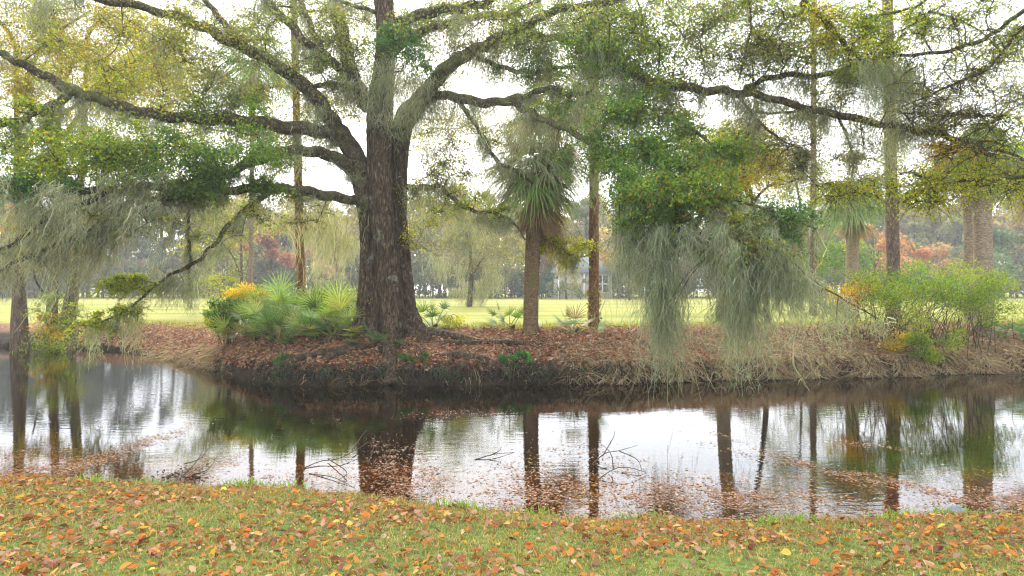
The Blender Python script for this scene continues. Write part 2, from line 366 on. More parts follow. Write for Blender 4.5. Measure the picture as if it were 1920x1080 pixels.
ribbons(mb, np.stack([base, mid, tip], 1), np.array([[.0055, .0045, .0008]]), gc)
tag(mb.build('lawn_grass', M['grass']), 'short green lawn grass on the near bank', 'grass', kind='stuff')

def dead_leaves(mb, x, y, z, size, cols, curl=.3, tilt=.35, nrm=None):
    n = len(x); a = rs.rand(n) * 6.283
    T = rs.normal(size=(n, 2)) * tilt; nz_ = unit(np.concatenate([T, np.ones((n, 1))], 1))
    u = np.stack([np.cos(a), np.sin(a), np.zeros(n)], -1); u = unit(u - nz_ * (u * nz_).sum(-1, keepdims=True)); v = np.cross(nz_, u)
    prof = np.array([(-.5, 0, 0), (-.22, .2, .25), (.12, .23, .28), (.5, 0, .1), (.12, -.23, .28), (-.22, -.2, .25), (-.2, 0, 0), (.14, 0, .0)])
    asp = (.7 + .7 * rs.rand(n))[:, None]; cu = (curl * rs.rand(n))[:, None]; sz = size[:, None]
    V = np.zeros((n, 8, 3)); C = np.stack([x, y, z], -1)
    bend = rs.normal(size=(n, 1)) * curl * .5
    for k_, (pu, pv, pc) in enumerate(prof):
        V[:, k_] = C + u * sz * pu + v * sz * pv * asp + nz_ * sz * (pc * cu + bend * pu * pu)
    q = np.array([(6, 7, 2, 1), (6, 5, 4, 7)]); tt = np.array([(0, 6, 1), (0, 5, 6), (7, 3, 2), (7, 4, 3)])
    b0 = (np.arange(n) * 8)[:, None, None]
    mb.add(V.reshape(-1, 3), (b0 + q).reshape(-1, 4), (b0 + tt).reshape(-1, 3), np.repeat(cols, 8, 0))
LEAFC = [(.17, .08, .04), (.30, .18, .11), (.45, .15, .03), (.52, .22, .04), (.30, .12, .05), (.40, .22, .13), (.46, .29, .19), (.24, .09, .045), (.58, .34, .06), (.42, .25, .15), (.38, .17, .06), (.48, .17, .04)]
x, y = near_pts(88000, over=.15); k = rs.rand(len(x)) < .55 + .45 * np.sin(x * 1.7 + 1.5 * np.sin(y * 2.3)) * np.sin(y * 2.9 - x); x, y = x[k], y[k]; n = len(x); sz = .016 + .072 * rs.rand(n) ** 3.0
mb = MB(); dead_leaves(mb, x, y, H(x, y) + .005 + .03 * rs.rand(n) ** 1.3, sz, palette(n, LEAFC, .25), .75, .5)
tag(mb.build('fallen_leaves', M['dead']), 'orange and brown fallen leaves scattered over the near lawn', 'leaves', kind='stuff')

mb = MB(); wd = []
for px_, k_ in [(265, 60), (440, 130), (520, 50), (870, 150), (1180, 60), (1395, 110), (1440, 90), (1720, 80), (1600, 60), (130, 60), (1010, 50)]:
    x0 = (px_ - CX) / FPX * 7; n = k_; x = x0 + rs.normal(size=n) * .16; y = nshore(x) - .04 - .12 * rs.rand(n); B = np.stack([x, y, H(x, y)], -1); d = rs.normal(size=(n, 3)) * (.6, .5, 0); d[:, 2] = 1; hh = (.05 + .09 * rs.rand(n))[:, None]; T_ = B + unit(d) * hh
    ribbons(mb, np.stack([B, (B + T_) / 2 + (0, 0, .015), T_], 1), np.array([[.012, .011, .002]]), palette(n, [(.28, .42, .06), (.22, .36, .06), (.36, .44, .1)], .15))
tag(mb.build('edge_weeds', M['grass']), 'bright green weed tufts along the near waterline', 'weeds', kind='stuff')
# floating and drowned leaves on the pond
def fl_density(px, py):
    e = lambda cx, cy, rx, ry, b=0: np.exp(-(((px - cx) / rx) ** 2 + (((py - cy) + b * (px - cx)) / ry) ** 2) ** 1.5)
    d = 1.1 * e(760, 885, 75, 45, -.2) + .9 * e(1000, 905, 100, 40) + 2.6 * e(230, 845, 130, 11, .34) + 2.0 * e(110, 872, 120, 10, .12) + .8 * e(380, 880, 80, 18, .3) + 1.1 * e(850, 776, 85, 6, .06) \
        + .9 * e(1320, 935, 200, 20) + 1.2 * e(1640, 900, 240, 10, -.2) + .9 * e(1480, 862, 130, 6, -.35) + .8 * e(1860, 935, 110, 18) + .5 * e(1180, 920, 170, 30) + .8 * e(1620, 835, 90, 5, -.12) + .5 * e(60, 850, 90, 14) \
        + .4 * e(1130, 860, 130, 22, -.2) + .3 * e(560, 895, 130, 16) + .5 * e(620, 790, 30, 5)
    return d + .006
n = 520000; y = 6.5 + 13 * rs.rand(n) ** 2.0; x = (rs.rand(n) * 2 - 1) * (y * .85)
k = (y > nshore(x)) & (fd(x, y) < 0); x, y = x[k], y[k]
px = CX + x / y * FPX; py = HY + CAMZ / y * FPX
dn = fl_density(px, py) * (.35 + .65 * (np.sin(x * 4 + 3 * np.sin(y * 3.1)) * np.sin(y * 9 + 2 * np.sin(x * 2.3)) + .5 * np.sin(x * 13 + y * 4) > .1))
shore = np.exp(-np.abs(nshore(x) - y) / .25) * .45 + np.exp(-np.abs(fd(x, y)) / .2) * .15
k = rs.rand(len(x)) < np.clip((dn + shore) * .55, 0, 1); x, y = x[k], y[k]; n = len(x)
mb = MB(); dead_leaves(mb, x, y, .004 + .006 * rs.rand(n), .014 + .036 * rs.rand(n) ** 2.2, palette(n, [(.42, .27, .19), (.50, .36, .27), (.32, .18, .11), (.46, .24, .10), (.25, .13, .08)], .2), .12, .05)
tag(mb.build('floating_leaves', M['dead']), 'pinkish brown leaves floating in rafts on the pond', 'leaves', kind='stuff')
n = 16000; y = 6.4 + 3.2 * rs.rand(n); x = (rs.rand(n) * 2 - 1) * (y * .85); k = (y > nshore(x)); x, y = x[k], y[k]; n = len(x)
mb = MB(); dead_leaves(mb, x, y, np.minimum(H(x, y) + .01 + .02 * rs.rand(n), -.012), .03 + .05 * rs.rand(n), palette(n, [(.5, .2, .03), (.4, .14, .02), (.6, .32, .05), (.25, .1, .02)], .2), .3, .3)
tag(mb.build('sunken_leaves', M['dead']), 'amber leaves lying under the shallow water by the near bank', 'leaves', kind='stuff')

# far bank litter
n = 90000; x = -17 + 36 * rs.rand(n); dd = 5.0 * rs.rand(n) ** 1.4; y = fshore(x) + dd * 1.25 + .12; dq = fd(x, y)
k = (dq > .05) & (rs.rand(n) < np.clip(1.3 - dq / 4.2 , 0, 1)); x, y = x[k], y[k]; n = len(x)
tn = sst(3, 9, x)[:, None]; cA = palette(n, [(.30, .16, .10), (.22, .11, .07), (.38, .24, .16), (.14, .075, .05), (.44, .30, .21), (.33, .13, .06)], .22); cB = palette(n, [(.38, .28, .18), (.3, .2, .12), (.45, .34, .23), (.25, .15, .09)], .2)
mb = MB(); dead_leaves(mb, x, y, H(x, y) + .01 + .05 * rs.rand(n), .05 + .07 * rs.rand(n), cA * (1 - tn) + cB * tn, .4, .55)
tag(mb.build('bank_leaf_litter', M['dead']), 'reddish brown leaf litter covering the far bank', 'leaf litter', kind='stuff')
# straw and pine needles draping over the lip
n = 80000; x = -13 + 32 * rs.rand(n); k = rs.rand(n) < (.04 + .9 * sst(.6, 3.0, x) + .5 * sst(-6.5, -8.5, x)) * np.clip(.55 + .5 * np.sin(x * 3.7 + 2 * np.sin(x * 1.3)) + .3 * np.sin(x * 11), .1, 1); x = x[k]; n = len(x)
y = fshore(x) + .02 + 1.5 * rs.rand(n) ** 1.6; z = H(x, y) + .02
Ls = (.12 + .38 * rs.rand(n) ** 1.5) * (1 + .35 * np.sin(x * 5.1)); dirx = rs.normal(size=n) * .8 + .4 * np.sin(x * 4)
P = np.zeros((n, 4, 3)); tt = np.linspace(0, 1, 4)
for k_, q_ in enumerate(tt):
    P[:, k_, 0] = x + dirx * Ls * q_; P[:, k_, 1] = y - Ls * q_ * (.9 - .35 * q_); gz = H(P[:, k_, 0], P[:, k_, 1])
    P[:, k_, 2] = np.maximum(z + Ls * (.35 * q_ - .95 * q_ * q_), np.maximum(gz, .0) + .012)
mb = MB(); ribbons(mb, P, np.array([[.012, .012, .009, .003]]), palette(n, [(.40, .29, .18), (.30, .20, .12), (.47, .37, .25), (.22, .13, .08), (.36, .33, .16)], .2))
tag(mb.build('dry_grass', M['dead']), 'dry straw and needles hanging over the lip of the far bank', 'dry grass', kind='stuff')
# green tufts between litter and fairway
n = 26000; x = -22 + 44 * rs.rand(n); y = fshore(x) + 3.0 + 3.2 * rs.rand(n) ** 1.2; cl = np.sin(x * 1.9 + y) * np.sin(y * 2.7 - x * .7) + .3 * np.sin(x * 6); k = rs.rand(n) < np.clip(cl + .3, .05, 1); x, y = x[k], y[k]; n = len(x)
base = np.stack([x, y, H(x, y)], -1); d = rs.normal(size=(n, 3)) * (.5, .5, 0); d[:, 2] = 1; hh = (.06 + .16 * rs.rand(n))[:, None]; tip = base + unit(d) * hh
mb = MB(); ribbons(mb, np.stack([base, (base + tip) / 2 + (0, 0, .02), tip], 1), np.array([[.014, .012, .003]]), palette(n, [(.25, .32, .05), (.34, .36, .08), (.18, .25, .05), (.42, .36, .14)], .2))
tag(mb.build('bank_grass', M['grass']), 'yellow green grass tufts along the top of the far bank', 'grass', kind='stuff')

# ------------------------------------------------------------ trees with hand placed limbs
DENS = 1.35
SPR = 1.3
class Tree:
    def __init__(s, name, base, label, cat, group=None, mat='oak', limbmat='limb'):
        s.root = thing(name, base, label, cat, group); s.limbs = []; s.mat = mat; s.limbmat = limbmat
        s.np = []; s.nl = []
    def limb(s, pts, k=10, lumps=.07, rr=None):
        """pts: (px, py, D, width_px)"""
        P = np.array([W(a, b_, D) for a, b_, D, _ in pts]); r = np.array([wp / FPX * D / 2 for _, _, D, wp in pts])
        S = spline(np.concatenate([P, r[:, None]], 1), 7); Q, r = S[:, :3].copy(), S[:, 3]
        amp = np.minimum(r, .08)[:, None] * .35; Q[1:-1] += np.sin(np.arange(1, len(Q) - 1)[:, None] * (1.1, .8, .95) + rs.rand(3) * 6) * amp[1:-1]
        m_ = MB(); tube(m_, Q, r, k, rough=.02, lumps=lumps)
        idx = len(s.limbs); s.limbs.append(dict(P=Q, r=r, mb=m_, fol=MB(), moss=MB())); return idx
    def nearest(s, c, only=None, k=10):
        best = None
        for i, L_ in enumerate(s.limbs):
            if only is not None and i not in only: continue
            dd = np.linalg.norm(L_['P'] - c, axis=1) + np.maximum(L_['P'][:, 2] - c[2] - 2, 0) * 0
            j = int(dd.argmin())
            if best is None or dd[j] < best[0]: best = (dd[j], i, j)
        if s.np:
            A = np.array(s.np); ok = np.ones(len(A), bool) if only is None else np.isin(np.array(s.nl), only)
            dd = np.linalg.norm(A - c, axis=1) + .12 + 9 * (~ok); j = int(dd.argmin())
            if dd[j] < best[0]: return (dd[j], s.nl[j], -1 - j)
        return best
    def clump(s, c, rad, n, pal, size=.07, aspect=.5, only=None, moss=0, flat=.2, droop=.25, twigs=12):
        dist, li, j = s.nearest(c, only); L_ = s.limbs[li]
        if j < 0: A = s.np[-1 - j]; rj = .022
        else: j = int(np.clip(j - rs.randint(-2, 3 + int(dist * 5)), 2, len(L_['P']) - 1)); A = L_['P'][j]; rj = L_['r'][j]
        dist = np.linalg.norm(A - c)
        n = int(n * DENS); rad = rad * SPR
        mid = (A + c) / 2 + rs.normal(size=3) * dist * .08 + (0, 0, dist * .12)
        Q = spline([A, mid, c], 5); r0 = min(rj * .5, .010 + .009 * dist)
        tube(L_['mb'], Q, np.linspace(r0, .006, len(Q)), 5)
        for q_ in Q[3::3]: s.np.append(q_); s.nl.append(li)
        for q_ in range(twigs):
            d = rnd(1)[0] * (1, 1, .5) * rad * (.6 + 1.0 * rs.rand()); st = Q[rs.randint(len(Q) // 2, len(Q))]
            m1 = st + d * .5 + (0, 0, .08 * rad); e = st + d + (0, 0, -droop * rad)
            T = spline([st, m1, e], 3); tube(L_['mb'], T, np.linspace(.006, .002, len(T)), 3)
            k_ = max(3, n // twigs); tt = rs.rand(k_) ** .7; idx = (tt * (len(T) - 1)); i0 = np.minimum(idx.astype(int), len(T) - 2)
            pts = T[i0] + (T[i0 + 1] - T[i0]) * (idx - i0)[:, None] + rs.normal(size=(k_, 3)) * rad * (.13, .13, .10)
            base = palette(1, pal, .1)[0]
            cc = palette(k_, pal, .22) * .72 + base * .28
            leaves(L_['fol'], pts, size * (.6 + .8 * rs.rand(k_)), cc, aspect, flat)
    def region(s, cx, cy, rx, ry, D0, D1, n, pal, rad=.55, nl=260, only=None, size=.07, aspect=.5, **kw):
        for _ in range(n):
            a = rs.rand() * 6.283; q = math.sqrt(rs.rand()); c = W(cx + rx * q * math.cos(a), cy + ry * q * math.sin(a), D0 + (D1 - D0) * rs.rand())
            s.clump(c, rad * (.7 + .6 * rs.rand()), int(nl * (.6 + .8 * rs.rand())), pal, size, aspect, only, **kw)
    def hang(s, px, py, length, D=None, spread=16, n=70, wind=0., width=.012, only=None, cols=MOSSC, curl=.04):
        """moss beard from (px,py), length in photo pixels"""
        D = D or 16; c = W(px, py, D); dist, li, j = s.nearest(c, only); sc_px = D / FPX
        L_ = s.limbs[li]
        if dist > .12:
            A = L_['P'][j] if j >= 0 else s.np[-1 - j]; Q = spline([A, (A + c) / 2 + (0, 0, .1 * dist), c], 4); tube(L_['mb'], Q, np.linspace(.012, .004, len(Q)), 4)
        moss_clump(L_['moss'], c, length * sc_px, spread * sc_px, n, wind, width, cols, curl)
    def finish(s, trunk=None, trunkmat=None, names=('limb', 'foliage', 'spanish_moss')):
        if trunk is not None: trunk.build('trunk', trunkmat or M[s.mat], s.root, True)
        for L_ in s.limbs:
            o = L_['mb'].build(names[0], M[s.limbmat], s.root, True)
            for key, nm, mt in (('fol', names[1], 'leaf'), ('moss', names[2], 'moss')):
                if L_[key].n:
                    ch = L_[key].build(nm, M[mt]); ch.parent = o
                    ch.data.transform(__import__('mathutils').Matrix.Translation(-s.root.location)); ch.data.update()

# ---- the big live oak
OB = np.array([-3.4, 18.0, float(H(-3.4, 18.0))])
oak = Tree('live_oak', OB, 'massive moss-hung live oak with fluted brown trunk in the middle of the far bank', 'tree')
tr = MB()
def stem(pts, k=30, fl=.10, nf=5, seed=0, rough=.012):
    P = np.array([W(a, b_, D) for a, b_, D, _ in pts]); r = np.array([wp / FPX * D / 2 for _, _, D, wp in pts])
    S = spline(np.concatenate([P, r[:, None]], 1), 14); ph = seed * 1.7
    def f(ang, s_): return 1 + fl * np.abs(np.sin(ang * nf / 2 + ph + .15 * s_)) - fl * .5 + .035 * np.sin(ang * 11 + s_ * .8 + ph) + .02 * np.sin(ang * 19 - s_ * 2.1) + .02 * np.sin(s_ * 3 + ang * 2)
    tube(tr, S[:, :3], S[:, 3], k, flute=f, rough=rough)
stem([(684, 665, 17.8, 92), (690, 610, 17.9, 58), (695, 540, 18, 46), (697, 470, 18, 43), (692, 400, 18, 42), (680, 340, 18, 40), (662, 285, 17.9, 34), (645, 258, 17.8, 28)], seed=1, fl=.16)
stem([(738, 680, 17.4, 60), (734, 630, 17.45, 40), (730, 560, 17.5, 36), (724, 480, 17.55, 39), (717, 400, 17.6, 42), (712, 300, 17.8, 47), (714, 200, 17.9, 46), (720, 130, 18, 38), (724, 60, 18, 34), (719, -20, 18, 34), (728, -140, 18, 26)], seed=2, fl=.14)
stem([(772, 658, 18, 80), (762, 610, 18.1, 46), (756, 540, 18.2, 36), (750, 470, 18.3, 34), (744, 400, 18.3, 36), (744, 320, 18.3, 36), (750, 260, 18.2, 36), (762, 215, 18.1, 34), (780, 195, 18.1, 28)], seed=3, fl=.16)
stem([(722, 650, 18.7, 120), (722, 600, 18.6, 70), (724, 500, 18.6, 52), (720, 400, 18.6, 50), (716, 300, 18.4, 46), (716, 220, 18.3, 38)], seed=4)
stem([(712, 650, 17.6, 40), (709, 600, 17.7, 24), (709, 520, 17.75, 20), (707, 430, 17.8, 20), (700, 350, 17.85, 20), (690, 300, 17.9, 16)], seed=5, k=16)
stem([(756, 668, 17.6, 44), (751, 610, 17.75, 26), (745, 540, 17.8, 18), (738, 450, 17.9, 18), (735, 360, 18.0, 18)], seed=6, k=16)
# root flares
def root(pts, wps, mbx=None, k=10):
    P = []
    for q_, (px, py, D) in enumerate(pts):
        p0 = W(px, py, D)
        if q_ > 1: p0[2] = max(p0[2], float(H(p0[0], p0[1])) + wps[q_] / FPX * D * .22)
        P.append(p0)
    S = spline(np.concatenate([np.array(P), (np.array(wps) / FPX * 17 / 2)[:, None]], 1), 8)
    tube(mbx or tr, S[:, :3], S[:, 3], k, rough=.05, lumps=.15)
root([(690, 590, 17.8), (668, 622, 17.6), (640, 645, 17.4), (600, 665, 17.2)], [46, 36, 22, 8])
root([(765, 590, 18.0), (788, 625, 17.9), (815, 645, 17.7), (850, 655, 17.6), (900, 668, 17.4)], [46, 34, 24, 16, 6])
root([(736, 600, 17.4), (734, 640, 17.1), (730, 668, 16.6), (735, 700, 16.1), (733, 722, 15.85)], [40, 32, 26, 22, 30])
root([(732, 650, 17.0), (690, 670, 16.6), (640, 672, 16.4), (590, 690, 16.2)], [22, 16, 13, 8])
root([(745, 655, 17.0), (800, 672, 16.7), (870, 690, 16.3), (935, 708, 16.05), (960, 712, 16.0)], [22, 17, 16, 14, 8])
root([(700, 600, 17.6), (700, 650, 17.2), (680, 660, 16.8), (610, 660, 16.5), (540, 680, 16.2), (500, 700, 16.2)], [24, 18, 16, 14, 12, 8])
root([(760, 620, 17.7), (800, 640, 17.4), (880, 650, 17.2), (980, 650, 17.3), (1060, 655, 17.2)], [24, 18, 13, 10, 6])
Lm = {}
def LB(key, pts, **k): Lm[key] = oak.limb(pts, **k)
LB('A', [(664, 290, 17.9, 30), (640, 250, 17.8, 30), (618, 222, 17.6, 29), (590, 180, 17.3, 27), (545, 140, 17, 24), (490, 105, 16.7, 22), (430, 76, 16.3, 20), (370, 46, 16, 17), (300, 22, 15.6, 16), (200, 0, 15, 14), (90, -25, 14.4, 10), (0, -40, 14, 6)])
LB('A2', [(440, 78, 16.4, 15), (425, 50, 16.6, 12), (405, 25, 16.9, 11), (380, -10, 17.1, 10), (350, -60, 17.4, 7)])
LB('A3', [(585, 165, 17.3, 10), (610, 158, 17.3, 10), (640, 158, 17.4, 9), (665, 175, 17.6, 8)])
LB('B', [(684, 330, 17.9, 32), (660, 285, 17.8, 30), (630, 255, 17.6, 28), (590, 245, 17.2, 27), (520, 236, 16.8, 26), (440, 226, 16.2, 24), (370, 222, 15.7, 22), (300, 216, 15.3, 22), (240, 205, 15, 21), (180, 184, 14.6, 20), (135, 170, 14.3, 22), (90, 145, 14, 17), (45, 122, 13.8, 15), (0, 100, 13.6, 13), (-80, 60, 13, 9)])
LB('B2', [(135, 172, 14.3, 17), (105, 195, 14.1, 15), (70, 212, 13.9, 14), (30, 228, 13.7, 13), (-20, 232, 13.5, 10), (-90, 225, 13, 7)])
LB('C', [(684, 345, 17.9, 32), (655, 312, 17.8, 27), (620, 292, 17.5, 23), (580, 283, 17.2, 21), (530, 284, 16.8, 20), (485, 298, 16.2, 19), (430, 325, 15.8, 17), (370, 348, 15.2, 16), (290, 350, 14.7, 15), (200, 356, 14.2, 13), (110, 358, 13.7, 12), (30, 352, 13.3, 11), (-60, 350, 13, 8)])
LB('C2', [(430, 325, 15.8, 12), (360, 355, 15, 11), (290, 385, 14.4, 10), (210, 410, 14, 9), (130, 450, 13.6, 8), (60, 478, 13.3, 8), (0, 506, 13, 7), (-60, 530, 12.7, 5)])
LB('C3', [(210, 356, 14.2, 11), (150, 385, 13.8, 11), (90, 412, 13.4, 10), (40, 448, 13.1, 8), (0, 470, 12.9, 7), (-50, 500, 12.6, 5)])
LB('D', [(690, 388, 17.8, 30), (668, 376, 17.6, 20), (620, 368, 17.3, 19), (570, 358, 17, 19), (510, 353, 16.6, 18), (450, 355, 16.2, 17), (400, 366, 15.9, 14), (350, 372, 15.5, 11), (280, 372, 15.1, 9), (220, 385, 14.8, 7)])
LB('D2', [(505, 362, 16.6, 10), (470, 385, 16.3, 10), (435, 415, 16, 9), (400, 460, 15.7, 8), (365, 493, 15.5, 7), (320, 515, 15.2, 6), (280, 545, 15, 5), (240, 580, 14.8, 4), (170, 612, 14.6, 2.5)])
LB('D3', [(355, 400, 15.7, 7), (352, 440, 15.6, 6), (357, 480, 15.6, 7), (354, 520, 15.6, 5), (358, 545, 15.6, 3)])
LB('U1', [(700, 200, 18, 24), (665, 150, 18, 18), (640, 128, 17.8, 18), (600, 105, 17.5, 17), (560, 64, 17.2, 16), (500, 0, 16.8, 14), (440, -70, 16.4, 10)])
LB('U2', [(618, 112, 17.5, 12), (595, 75, 17.8, 11), (575, 30, 18, 10), (560, -10, 18.3, 9), (540, -70, 18.6, 6)])
LB('U3', [(690, 200, 18.1, 30), (668, 160, 18.3, 27), (652, 110, 18.6, 26), (642, 60, 18.8, 25), (628, 0, 19, 24), (618, -80, 19.2, 18)])
LB('U4', [(720, 25, 18, 10), (690, 18, 17.9, 8), (660, 10, 17.8, 7), (620, -5, 17.6, 6)])
LB('E', [(745, 262, 18, 40), (775, 205, 17.9, 34), (806, 165, 17.7, 29), (835, 130, 17.5, 26), (872, 104, 17.2, 24), (915, 82, 16.9, 22), (960, 62, 16.5, 20), (1000, 42, 16.1, 17), (1040, 20, 15.8, 15), (1090, 12, 15.4, 14), (1160, 0, 15, 12), (1240, -30, 14.6, 8)])
LB('E2', [(975, 55, 16.4, 16), (1000, 66, 16.1, 15), (1040, 72, 15.7, 14), (1080, 78, 15.2, 14), (1115, 92, 14.8, 15), (1150, 118, 14.3, 15), (1200, 145, 13.8, 15), (1250, 158, 13.4, 15), (1310, 168, 13.1, 16), (1370, 172, 12.9, 17), (1430, 180, 12.7, 15), (1500, 200, 12.5, 14), (1570, 215, 12.3, 13), (1650, 232, 12.1, 13), (1730, 246, 12, 12), (1800, 262, 11.9, 11), (1860, 290, 11.8, 8), (1920, 300, 11.7, 5)])
LB('E3', [(1395, 172, 12.9, 11), (1425, 152, 12.9, 11), (1475, 141, 12.8, 11), (1540, 142, 12.7, 10), (1595, 125, 12.6, 8), (1640, 110, 12.5, 7), (1700, 60, 12.4, 5)])
LB('E4', [(1382, 175, 12.9, 7), (1400, 200, 12.9, 6), (1430, 235, 12.9, 5), (1465, 262, 13, 4), (1510, 285, 13, 3)])
LB('E6', [(1570, 215, 12.3, 6), (1590, 260, 12.6, 4), (1600, 310, 13, 3), (1590, 350, 13.2, 2)])
LB('E5', [(1415, 210, 12.9, 5), (1460, 212, 12.9, 5), (1520, 205, 12.8, 4), (1560, 200, 12.8, 3)])
LB('F', [(765, 235, 18, 22), (795, 195, 17.8, 19), (825, 178, 17.6, 17), (860, 184, 17.3, 18), (910, 193, 17, 18), (955, 188, 16.7, 16), (990, 180, 16.4, 13), (1030, 165, 16.1, 10), (1070, 178, 15.8, 9), (1110, 172, 15.5, 7)])
LB('F2', [(950, 190, 16.7, 12), (985, 205, 16.2, 13), (1020, 225, 15.6, 13), (1060, 240, 15, 13), (1100, 264, 14.4, 12), (1135, 290, 13.8, 11), (1180, 330, 13, 11), (1230, 360, 12.3, 11), (1290, 375, 11.7, 10), (1350, 395, 11.2, 9), (1400, 430, 10.9, 7), (1440, 460, 10.7, 5), (1480, 490, 10.5, 3)])
LB('F3', [(1290, 375, 11.7, 8), (1350, 372, 11.4, 8), (1410, 385, 11.1, 6), (1460, 400, 10.9, 5), (1530, 430, 10.8, 3)])
LB('F6', [(1440, 460, 10.7, 5), (1490, 500, 10.6, 5), (1530, 530, 10.7, 4), (1580, 560, 10.8, 3), (1650, 600, 11, 2)])
LB('F4', [(1180, 335, 13, 8), (1200, 380, 12.3, 7), (1240, 420, 11.7, 6), (1300, 445, 11.2, 5), (1360, 480, 10.9, 4)])
LB('F5', [(1110, 265, 14.4, 8), (1150, 220, 14, 8), (1200, 200, 13.6, 7), (1260, 215, 13.2, 6), (1320, 260, 12.8, 5), (1360, 300, 12.5, 4)])
LB('G', [(895, 108, 17.1, 9), (930, 122, 16.9, 9), (965, 132, 16.7, 9), (1005, 135, 16.5, 8), (1060, 125, 16.2, 6), (1110, 128, 16, 4)])
LB('Hh', [(728, 55, 18, 20), (770, 34, 17.8, 20), (820, 20, 17.6, 18), (870, 15, 17.3, 17), (920, 0, 17, 14), (980, -30, 16.6, 10)])
LB('H2', [(735, 100, 18, 18), (790, 60, 18.2, 16), (840, 45, 18.5, 14), (900, 30, 18.8, 12), (970, 20, 19, 9), (1040, -20, 19.3, 6)])
LB('I', [(755, 350, 18.3, 12), (795, 352, 18.1, 11), (825, 350, 17.9, 9), (852, 375, 17.7, 8), (885, 395, 17.5, 7), (930, 400, 17.3, 6), (965, 420, 17.1, 4), (985, 450, 17, 3)])
LB('J', [(862, 192, 17.3, 9), (885, 225, 17.3, 8), (910, 262, 17.3, 8), (930, 300, 17.3, 8), (965, 320, 17.2, 6), (1000, 345, 17.1, 4)])
LB('Q', [(1000, 430, 19.0, 3), (1040, 455, 18.8, 3), (1075, 480, 18.6, 3), (1110, 478, 18.5, 2)])

# foliage masses of the oak
rg = oak.region
rg(330, 280, 190, 52, 13.6, 15.8, 36, TEAL + GREEN, .42, 260)
rg(160, 285, 160, 58, 13.0, 14.8, 23, GREEN + LIME[:2], .42, 240)
rg(60, 250, 80, 120, 13, 14.5, 14, LIME + GREEN, .45, 220)
rg(420, 215, 70, 40, 15, 16.5, 10, GREEN, .4, 230)
rg(470, 90, 160, 100, 15, 17, 24, GREY + GREEN[:2], .55, 150)
rg(300, 110, 120, 90, 14.5, 16, 16, GREY + LIME, .55, 150)
rg(745, 85, 45, 36, 17, 17.6, 9, TEAL, .38, 330)
rg(640, 100, 60, 60, 17, 18, 7, GREY + GREEN, .45, 160)
rg(470, 330, 60, 40, 15.5, 16.5, 10, TEAL + GREEN, .36, 260)
rg(360, 345, 70, 30, 14.6, 15.3, 12, GREEN + TEAL, .36, 240)
rg(60, 350, 90, 25, 13, 13.7, 9, TEAL, .36, 240)
rg(1040, 60, 120, 55, 15, 16.5, 18, GREEN + GREY, .5, 220)
rg(960, 130, 90, 40, 16, 17, 10, GREEN + TEAL, .42, 220)
rg(1170, 110, 90, 80, 13.6, 15, 26, GREEN + TEAL + LIME[:1], .45, 260)
rg(1170, 250, 70, 80, 12.8, 14.2, 24, GREEN + TEAL, .42, 280)
rg(1220, 340, 80, 80, 11.6, 13, 34, TEAL + GREEN, .38, 280, size=.06)
rg(1290, 370, 100, 60, 11, 12.4, 36, GREEN + TEAL + GREEN + ORANGE[:1], .36, 280, size=.06)
rg(1300, 280, 90, 40, 12.4, 13.4, 18, GREEN + TEAL, .4, 260, size=.06)
rg(1475, 415, 55, 40, 10.7, 11.2, 9, TEAL, .26, 230, size=.055)
rg(1400, 460, 100, 50, 10.5, 11.1, 18, GREEN + LIME[:2] + ORANGE[:1], .26, 120, size=.05)
rg(1220, 430, 60, 40, 11.1, 11.5, 10, TEAL + GREEN, .26, 130, size=.05)
rg(850, 290, 60, 60, 17.5, 19, 12, GREY + LIME[:2], .45, 110)
rg(1780, 210, 120, 70, 11.6, 12.6, 20, GREY, .42, 60, size=.045, twigs=12)
rg(1380, 110, 130, 75, 12.5, 14, 24, GREY + GREEN, .5, 130, size=.055)
rg(1500, 130, 100, 90, 12.3, 13.5, 14, GREY + LIME, .45, 130, size=.055)
rg(1520, 270, 110, 60, 12.2, 13.2, 16, GREY, .4, 90, size=.05)
rg(1600, 355, 90, 32, 12.2, 14.0, 18, LIME[:4] + GREEN[:1], .34, 130, size=.05)
rg(1700, 200, 150, 60, 11.8, 12.6, 18, GREY + LIME[:2], .4, 120, size=.05)
rg(1750, 350, 170, 60, 12, 14, 6, GREY, .4, 110, size=.05)
rg(830, 330, 60, 40, 17.3, 18.4, 8, GREY + LIME[:2], .4, 130)
rg(900, 400, 80, 35, 17, 17.8, 8, LIME + GREEN, .34, 120)
rg(1060, 465, 50, 40, 18.2, 19, 9, LIME, .4, 180)
rg(800, 420, 60, 70, 17.6, 18.6, 9, LIME + GREY, .4, 120, only=[Lm['I']])
rg(400, 400, 110, 60, 15.2, 16.2, 9, LIME + GREY, .4, 120)
rg(250, 535, 60, 14, 14.9, 15.3, 8, LIME[:3] + GREEN[:1], .28, 200)
rg(200, 600, 70, 30, 14.5, 15, 9, LIME + GREEN, .28, 130)
rg(560, 400, 60, 30, 16.4, 17.3, 5, GREY, .35, 120)
rg(200, 440, 150, 60, 13.3, 14.6, 8, GREY + LIME[:1], .4, 110)
rg(600, 60, 170, 80, 17, 21, 26, GREY + LIME[:2] + GREEN[:1], .6, 150)
rg(690, 60, 60, 70, 18.5, 20, 8, GREY + GREEN, .55, 150)
rg(820, 110, 90, 70, 17, 20, 16, GREY + GREEN + LIME[:1], .5, 150)
rg(930, 250, 90, 60, 17.2, 19.5, 12, GREY + LIME[:2], .5, 120)
rg(1300, 30, 250, 50, 12.8, 15.5, 30, GREY + GREEN + LIME[:2], .5, 150, size=.055)
rg(1560, 300, 150, 60, 12.6, 15, 16, GREY, .45, 80, size=.05)
rg(1850, 170, 120, 80, 11.6, 13, 20, GREY + LIME[:1], .45, 90, size=.045)
